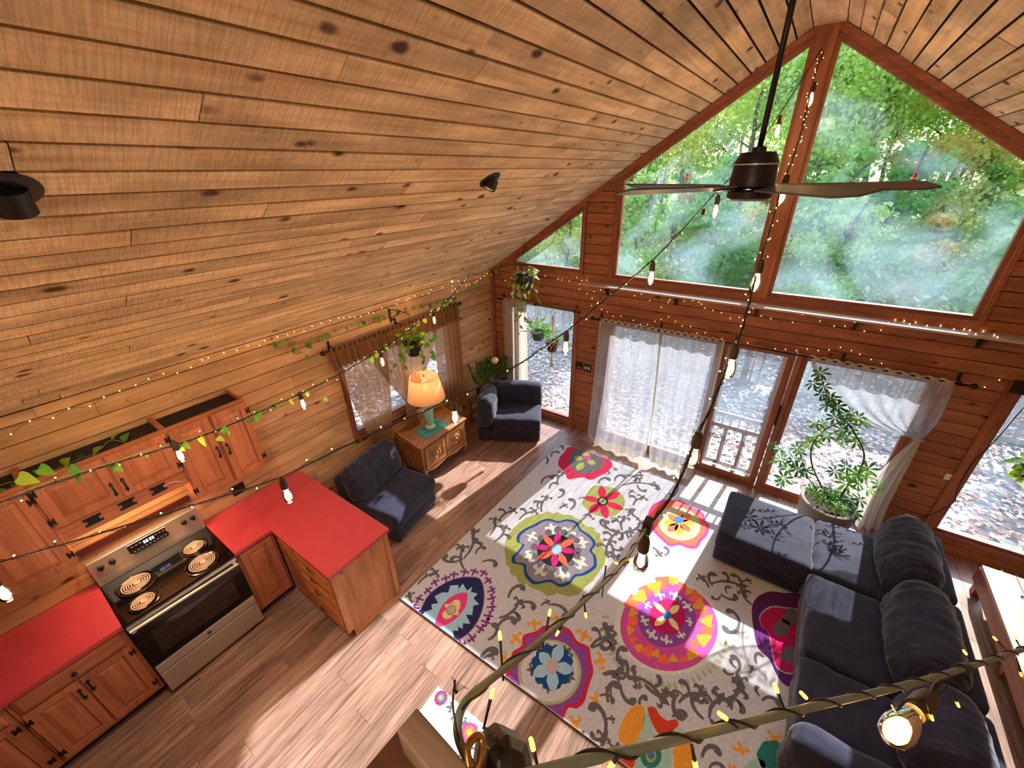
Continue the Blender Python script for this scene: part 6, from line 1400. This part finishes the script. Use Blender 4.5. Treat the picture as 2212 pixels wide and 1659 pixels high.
# string A: from the top of the gable post to the lower left
tA = thing('string_lights', 'black cord of glowing bulbs from the gable post down to the lower left edge', 'string lights', P0, 'strings of glowing bulbs')
pxA = [(1775, 105), (1727, 180), (1680, 252), (1615, 345), (1547, 415), (1475, 495), (1405, 566), (1310, 645), (1215, 722), (1100, 800), (1000, 852), (850, 917), (720, 976), (610, 1030), (470, 1075), (330, 1117), (150, 1172), (0, 1214), (-160, 1258)]
PA = cat_rom(ip(pxA, (d0, 1.62)), 6); MB().tube(PA, .0042, 6).build('cord', K_CORD, tA, smooth=True)
for i, (cx, cy, tx, ty) in enumerate(((1679, 285, 1684, 250), (1545, 458, 1549, 415), (1406, 602, 1407, 566), (1222, 753, 1216, 722), (983, 903, 975, 865), (622, 1072, 612, 1030), (10, 1284, 0, 1214))):
    tp_ = min(PA, key=lambda p: (Vector((1106 + FPX * (CR.transposed() @ (p - CAM)).x / depth(p), 829.5 - FPX * (CR.transposed() @ (p - CAM)).y / depth(p))) - Vector((tx, ty))).length)
    bulb(tA, tp_, atD(cx, cy, depth(tp_)), 1.0)
wrapped(tA, PA[30:], .004, .12, .009, .022, 3)
ca = near_on(PA, atD(1518, 455, depth(PA[24]))); MB().box(ca - Vector((.012, .012, .07)), ca - Vector((-.012, -.012, .03))).build('plug', K_PLAST, tA)
# string B: from the post to the viewer's railing
tB = thing('string_lights', 'cord of glowing bulbs running from the gable post toward the loft railing', 'string lights', P0, 'strings of glowing bulbs')
pxB = [(1778, 112), (1765, 150), (1752, 195), (1735, 270), (1712, 345), (1690, 400), (1665, 490), (1640, 570), (1622, 640), (1600, 720), (1577, 775), (1540, 870), (1505, 945), (1480, 1010), (1445, 1080), (1398, 1138)]
PB = cat_rom(ip(pxB, (d0 - .05, 1.28)), 5); MB().tube(PB, .0042, 6).build('cord', K_CORD, tB, smooth=True)
wrapped(tB, PB, .004, .06, .008, .022, 5, .0035)
pxT = [(1398, 1138), (1340, 1222), (1260, 1300), (1160, 1390), (1070, 1460), (1015, 1505), (992, 1545), (990, 1590), (1010, 1640), (1040, 1690)]
dT = [1.28, 1.02, .80, .62, .51, .455, .43, .42, .41, .40]
PT_ = cat_rom(ip(pxT[:6], (1.28, .45)) + [atD(u, v, d) for (u, v), d in zip(pxT[6:], dT[6:])], 8)
MB().tube(PT_, .0046, 10).build('hanging_cable', K_CABLE, tB, smooth=True)
cn = PT_[0]; MB().box(cn + Vector((-.012, -.02, -.03)), cn + Vector((.012, .02, .03))).build('connector', K_PLAST, tB, bevel=.004)
for (cx, cy, tx, ty, dd) in ((1750, 217, 1750, 195, None), (1689, 424, 1690, 400, None), (1632, 612, 1634, 590, None), (1576, 798, 1578, 772, None), (1497, 990, 1505, 945, None), (1384, 1214, 1393, 1145, 1.27)):
    tp_ = min(PB, key=lambda p: (Vector((1106 + FPX * (CR.transposed() @ (p - CAM)).x / depth(p), 829.5 - FPX * (CR.transposed() @ (p - CAM)).y / depth(p))) - Vector((tx, ty))).length)
    bulb(tB, tp_, atD(cx, cy, depth(tp_)), 1.0, 2.0)
def nearled(t, tip, base, d, mat=K_LEDB, rs=1.0):
    a, b = atD(*base, d), atD(*tip, d); u = (b - a).normalized(); L_ = (b - a).length
    o = MB().tube([a, a.lerp(b, .5), b - u * .004], [.0013 * rs, .0016 * rs, .0021 * rs], 6).build('led_stalk', K_CORD, t, smooth=True)
    MB().lathe([(.0021 * rs, -.004), (.0023 * rs, .0), (.002 * rs, .006), (0, .008)], b, 8, frame_to(u)).build('led', mat, o, smooth=True)
for tip, base, d in (((1080, 1375), (1087, 1470), .52), ((1187, 1325), (1172, 1400), .66), ((1265, 1327), (1260, 1285), .78), ((1205, 1366), (1220, 1340), .7), ((1310, 1216), (1300, 1290), .86), ((1062, 1500), (1045, 1572), .45), ((1150, 1610), (1165, 1670), .35), ((1333, 1217), (1350, 1222), 1.0), ((1362, 1210), (1340, 1225), 1.0)): nearled(tB, tip, base, d)
def helix(P, amp, pitch, r, i0, i1, t, name='fairy_cord'):
    W = []; ph = 0
    for a, b in zip(P[i0:i1], P[i0 + 1:i1 + 1]):
        n = max(2, int((b - a).length / .006)); d = (b - a).normalized(); u = d.orthogonal().normalized(); v = d.cross(u)
        for k in range(n): ph += 6.283 * (b - a).length / n / pitch; W.append(a.lerp(b, k / n) + (u * math.cos(ph) + v * math.sin(ph)) * amp)
    return MB().tube(W, r, 5).build(name, K_CORD, t, smooth=True)
helix(PT_, .0056, .13, .0013, 0, len(PT_) - 26, tB)
MB().tube(cat_rom([atD(992, 1600, .40), atD(985, 1570, .40), atD(978, 1520, .41), atD(983, 1470, .43)], 5), .0012, 5).build('frayed_wire', K_CORD, tB)
for k in range(6): MB().tube([atD(984, 1500, .42), atD(980 + k * 4, 1470 + 3 * k, .43), atD(976 + k * 7, 1462 + 5 * k, .435)], .0004, 4).build('wire_strand', K_CORD, tB)
MB().tube(cat_rom([atD(1015, 1660, .36), atD(1010, 1615, .37), atD(1030, 1590, .38), atD(1042, 1600, .38), atD(1040, 1640, .37), atD(1020, 1690, .36)], 5), .0035, 8).build('brass_hook', K_BRASS, tB, smooth=True)
# string C: along the railing cable at the bottom right
tC = thing('string_lights', 'olive railing cable with wound fairy lights and one glowing bulb across the bottom right', 'string lights', atD(1500, 1590, .37), 'strings of glowing bulbs')
pxC = [(1100, 1685), (1240, 1648), (1400, 1612), (1500, 1588), (1750, 1528), (2000, 1468), (2212, 1402), (2420, 1330)]; dC = [.30, .325, .35, .37, .50, .72, 1.0, 1.5]
PC = cat_rom(ip(pxC, (.30, 1.35)), 10); MB().tube(PC, .0046, 10).build('railing_cable', K_CABLE, tC, smooth=True)
helix(PC, .0056, .09, .0013, 4, 66, tC)
for tip, base, d in (((1677, 1488), (1697, 1538), .46), ((1737, 1503), (1765, 1532), .50), ((1563, 1548), (1595, 1572), .40), ((1502, 1652), (1494, 1608), .37), ((2085, 1410), (2106, 1440), .82), ((2150, 1380), (2178, 1408), .92), ((2192, 1377), (2205, 1400), .95), ((2068, 1520), (2053, 1488), .72), ((2012, 1548), (2002, 1520), .66), ((1320, 1655), (1335, 1632), .34), ((2205, 1455), (2195, 1420), .95)): nearled(tC, tip, base, d)
tpC = min(PC, key=lambda p: (p - atD(2030, 1462, .74)).length); cl = frame_to((PC[45] - PC[40]).normalized())
MB().lathe([(.008, -.014), (.0085, -.012), (.0085, .012), (.008, .014), (.0046, .014), (.0046, -.014)], tpC, 14, cl).build('clamp', K_PLAST, tC)
def bulb_dir(t, s0, s1, s=1.0, energy=1.0):
    """bulb that leans: from socket top s0 toward the glass tip s1"""
    s0, s1 = Vector(s0), Vector(s1); d = (s1 - s0).normalized(); A = d.to_track_quat('-Z', 'Y').to_matrix(); mw = TRS(s0 + d * .045 * s, (s, s, s), A)
    inst('socket', S_ME, t, mw); b = inst('bulb', B_ME, t, mw); inst('filament', F_ME, b, mw)
    l = bpy.data.lights.new('bulb_light', 'POINT'); l.energy = energy; l.color = (1, .58, .24); l.shadow_soft_size = .015
    o = bpy.data.objects.new('bulb_light', l); COL.objects.link(o); o.parent = t; o.matrix_parent_inverse = WM(t).inverted(); o.location = s0 + d * .18 * s
bt, bs = atD(1925, 1592, .64), atD(2012, 1500, .70)
bulb_dir(tC, bs, bt, .98, .5); MB().tube(cat_rom([tpC, atD(2024, 1478, .72), bs], 4), .004, 7).build('drop_wire', K_CORD, tC)
MB().tube(cat_rom([atD(2050, 1478, .74), atD(2030, 1492, .72), atD(1998, 1510, .68), atD(1960, 1512, .66), atD(1936, 1535, .655), atD(1925, 1520, .65)], 5), .0018, 5).build('twisted_cord', K_CORD, tC)
# string D: with vines over the kitchen
hkD = onX(1016, 586, .10); dD = depth(hkD)
tD = thing('string_lights', 'cord of glowing bulbs wound with pothos crossing before the wall cabinets', 'string lights', hkD, 'strings of glowing bulbs')
pxD = [(1018, 586), (975, 640), (935, 672), (870, 722), (800, 770), (720, 815), (655, 848), (560, 890), (480, 925), (390, 958), (250, 1000), (120, 1042), (0, 1085), (-150, 1135)]
PD = cat_rom(ip(pxD, (dD, 1.72)), 6); MB().tube(PD, .0045, 6).build('cord', K_CORD, tD, smooth=True)
cen = MB()
for (cx, cy, tx, ty) in ((938, 692, 932, 674), (826, 782, 815, 760), (655, 874, 652, 850), (390, 986, 385, 960)):
    tp_ = min(PD, key=lambda p: (Vector((1106 + FPX * (CR.transposed() @ (p - CAM)).x / depth(p), 829.5 - FPX * (CR.transposed() @ (p - CAM)).y / depth(p))) - Vector((tx, ty))).length); bulb(tD, tp_, atD(cx, cy, depth(tp_)), 1.0)
cE = onX(1088, 565, .09); PE = cat_rom([hkD, onX(1035, 594, .06), onX(1062, 588, .06), cE], 5); MB().tube(PE, .004, 6).build('cord_end', K_CORD, tD)
bulb(tD, hkD, atD(976, 607, dD - .1), 1.0); bulb(tD, cE, onX(1088, 588, .10), 1.0)
wrapped(tD, PD, .004, .10, .010, .025, 7)
vine(tD, PD[6:26:3], r=.002, every=.09, ls=(.05, .08), seed=71)
vine(tD, [p + Vector((0, 0, .012)) for p in PD[30:74:4]], r=.002, every=.12, ls=(.045, .075), seed=73)
for u, v, k, s in ((40, 1030, 0, .085), (85, 1010, 0, .075), (150, 1010, 0, .06), (245, 1005, 0, .06), (395, 958, 0, .055), (470, 945, 0, .05), (535, 908, 0, .05), (590, 875, 0, .045), (700, 860, 0, .045)):
    q = min(PD, key=lambda p: (Vector((1106 + FPX * (CR.transposed() @ (p - CAM)).x / depth(p), 829.5 - FPX * (CR.transposed() @ (p - CAM)).y / depth(p))) - Vector((u, v))).length); put_leaf(LM_POTH, tD, atD(u, v, depth(q)), (pr.gauss(.5, .3), pr.gauss(.3, .3), -.5), (.4, -.8, .6), s)
# ---- fairy strings on the walls
def fairy(label, groups, cord=True, r=.0048):
    t = thing('fairy_lights', label, 'fairy lights', groups[0][0], 'warm fairy lights on the walls'); m = MB(); T = []
    for g in groups:
        m.tube(cat_rom(g, 3), .0014, 4); T += [p + Vector((0, 0, 0)) for p in g]
    m.build('cord', K_CORD, t); leds(t, T, r); return t
zE_ = lambda x, y: onX(x / 2.962, 550 + y / 2.962, .03); zF = lambda x, y: onX(690 + x / 2.962, 500 + y / 2.962, .03)
E1 = [zE_(*a) for a in ((70, 1150), (190, 1065), (340, 1045), (440, 985), (575, 970), (665, 912), (765, 872), (868, 836), (950, 795), (1045, 762), (1135, 758), (1222, 722), (1285, 655), (1333, 660), (1425, 613), (1517, 613), (1585, 578), (1660, 580), (1690, 540), (1770, 510), (1840, 512), (1880, 485), (1945, 490), (1995, 450), (2055, 430), (2110, 410))]
E2 = [zF(*a) for a in ((65, 555), (125, 555), (155, 553), (195, 548), (225, 548), (265, 543), (315, 522), (345, 520), (400, 490), (445, 488), (495, 465), (505, 438), (560, 440), (575, 430), (610, 412), (660, 405), (700, 397), (712, 373), (790, 360), (850, 350), (870, 370), (890, 318), (940, 348), (960, 340), (1000, 330), (1010, 318), (1030, 300), (1055, 285), (1075, 270), (1110, 290), (1130, 290))]
def lower(L): return [Vector((p.x, p.y, min(p.z, roof(0) - .02))) for p in L]
fairy('warm fairy lights along the eave of the left wall', [lower(E1), lower(E2)], r=.005)
z4 = lambda x, y: onY(1200 + x / 4.424, 380 + y / 4.424, -.035); z5 = lambda x, y: onY(1600 + x / 3.614, 500 + y / 3.614, -.035)
fairy('warm fairy lights draped above the white curtains', [[z4(*a) for a in ((-480, 1000), (-420, 975), (-330, 960), (-200, 970), (-100, 955), (25, 985), (60, 995), (130, 1005), (205, 970), (250, 1000), (230, 1040), (225, 1085), (300, 1125), (350, 1170), (400, 1220), (345, 1240), (440, 1275), (495, 1300), (550, 1343), (625, 1340), (745, 1380), (815, 1420), (880, 1420), (950, 1390), (1010, 1370), (1080, 1348), (1145, 1390), (1210, 1435), (1290, 1440), (1350, 1505), (1430, 1500), (1590, 1560))],
      [z5(*a) for a in ((55, 870), (270, 915), (350, 920), (435, 930), (520, 918), (605, 930), (690, 925), (780, 905), (865, 930), (930, 960), (1018, 1000), (1100, 1030))], [z5(*a) for a in ((1575, 1160), (1790, 1210), (1905, 1215), (2020, 1160), (2135, 1208))]])
fairy('warm fairy lights looped below the long shelf', [[z4(*a) for a in ((265, 1040), (300, 995), (365, 1105), (430, 1090), (625, 1080), (705, 1085), (755, 1145), (820, 1130), (900, 1190), (1010, 1255), (1075, 1210), (1090, 1185), (1230, 1195), (1310, 1190), (1370, 1208), (1395, 1225), (1425, 1265), (1505, 1285), (1585, 1308), (1670, 1362), (1755, 1350))], [z5(*a) for a in ((95, 600), (160, 660), (235, 680), (405, 710), (480, 650), (620, 700), (730, 740), (815, 738), (890, 710), (965, 778), (1095, 770), (1160, 730))]])
zs_ = lambda x, y: onZ(1600 + x / 3.614, 500 + y / 3.614, 2.452)
fairy('warm fairy lights lying on the right half of the long shelf', [[Vector((p.x, max(-.17, min(-.02, p.y)), 2.454)) for p in [zs_(*a) for a in ((1160, 730), (1195, 660), (1270, 685), (1355, 690), (1320, 722), (1455, 735), (1555, 725), (1665, 762), (1745, 762), (1790, 770), (1880, 762), (1835, 800), (1980, 808), (2005, 825))]]])
# ---- ornaments in the big windows
for label, (u, v), (tu, tv), colr in (('red glass ornament hanging in the right big window', (1975, 385), (2028, 245), '#c22a2a'), ('small amber ornament hanging in the left big window', (1484, 383), (1500, 270), '#d98a4a')):
    c = onY(u, v, -.03); tp_ = onY(tu, tv, -.03); tp_.x = c.x + .02
    t = thing('window_ornament', label, 'ornament', c); g = plain('ornament_' + colr[1:], colr, .15, spec=.6)
    MB().lathe([(0, -.045), (.022, -.02), (.026, .0), (.012, .04), (0, .05)], c, 6).build('glass_drop', g, t); MB().lathe([(.0262, -.006), (.0275, 0), (.0262, .006)], c, 6).build('white_band', K_WHITE, t)
    MB().tube([c + Vector((0, 0, .05)), tp_], .0012, 4).build('thread', K_CORD, t)
# ---- cable and box at the right hand window
cb_ = thing('power_cord', 'black cord hanging from the corner box across the right hand window to the outlet', 'cord', (6, -.02, 1))
MB().tube(cat_rom([onY(u, v, -.025) for u, v in ((2212, 880), (2190, 905), (2165, 935), (2130, 972), (2110, 990), (2085, 1025), (2068, 1060), (2060, 1085), (2020, 1108), (1985, 1118), (1965, 1128))], 5), .004, 6).build('cord', K_CORD, cb_, smooth=True)
bx_ = onY(2205, 838, -.03); o = MB().box((bx_.x - .05, -.075, bx_.z - .05), (bx_.x + .07, -.001, bx_.z + .06)).build('box', K_PLAST, cb_, bevel=.006)
# ---- loft railing post and plug box close to the viewer
np_ = thing('railing_post', 'rough wooden railing post top at the bottom of the picture', 'post', (3.85, -5.1, 2.4))
a_ = onZ(900, 1527, 3.28); b_ = onZ(1052, 1700, 3.28); c_ = onZ(880, 1594, 3.28)
e1_ = (b_ - a_).normalized(); e2_ = (c_ - a_); e2_ = (e2_ - e1_ * e2_.dot(e1_)); w_ = max(.026, e2_.length); e2_.normalize()
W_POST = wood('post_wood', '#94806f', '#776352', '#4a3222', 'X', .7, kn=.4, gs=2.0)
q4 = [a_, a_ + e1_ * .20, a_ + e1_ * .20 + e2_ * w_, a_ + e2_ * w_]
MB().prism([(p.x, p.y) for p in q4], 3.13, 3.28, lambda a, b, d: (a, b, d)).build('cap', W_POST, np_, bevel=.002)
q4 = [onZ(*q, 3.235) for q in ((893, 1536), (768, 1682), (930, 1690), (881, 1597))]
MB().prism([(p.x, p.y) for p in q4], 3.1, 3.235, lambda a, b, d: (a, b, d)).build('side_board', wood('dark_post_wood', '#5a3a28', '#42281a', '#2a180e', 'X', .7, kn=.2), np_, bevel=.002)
pl_b = thing('plug_box', 'black plastic plug box hanging at the bottom edge beside the post', 'plug box', atD(1090, 1640, .42))
m = MB(); cP = atD(1092, 1650, .42); A_ = rotm(.5, .3, .6)
m.lathe([(0, .030), (.016, .028), (.026, .016), (.03, -.02), (.028, -.05), (0, -.055)], cP, 7, A_); m.build('housing', K_PLAST, pl_b, bevel=.002)
MB().box(cP + Vector((.012, -.012, -.03)), cP + Vector((.035, .012, .018)), rot=A_).build('plug', K_PLAST, pl_b, bevel=.003)
MB().tube(cat_rom([cP, cP + Vector((-.01, .0, .04)), atD(1045, 1572, .45)], 4), .002, 6).build('cord', K_CORD, pl_b)
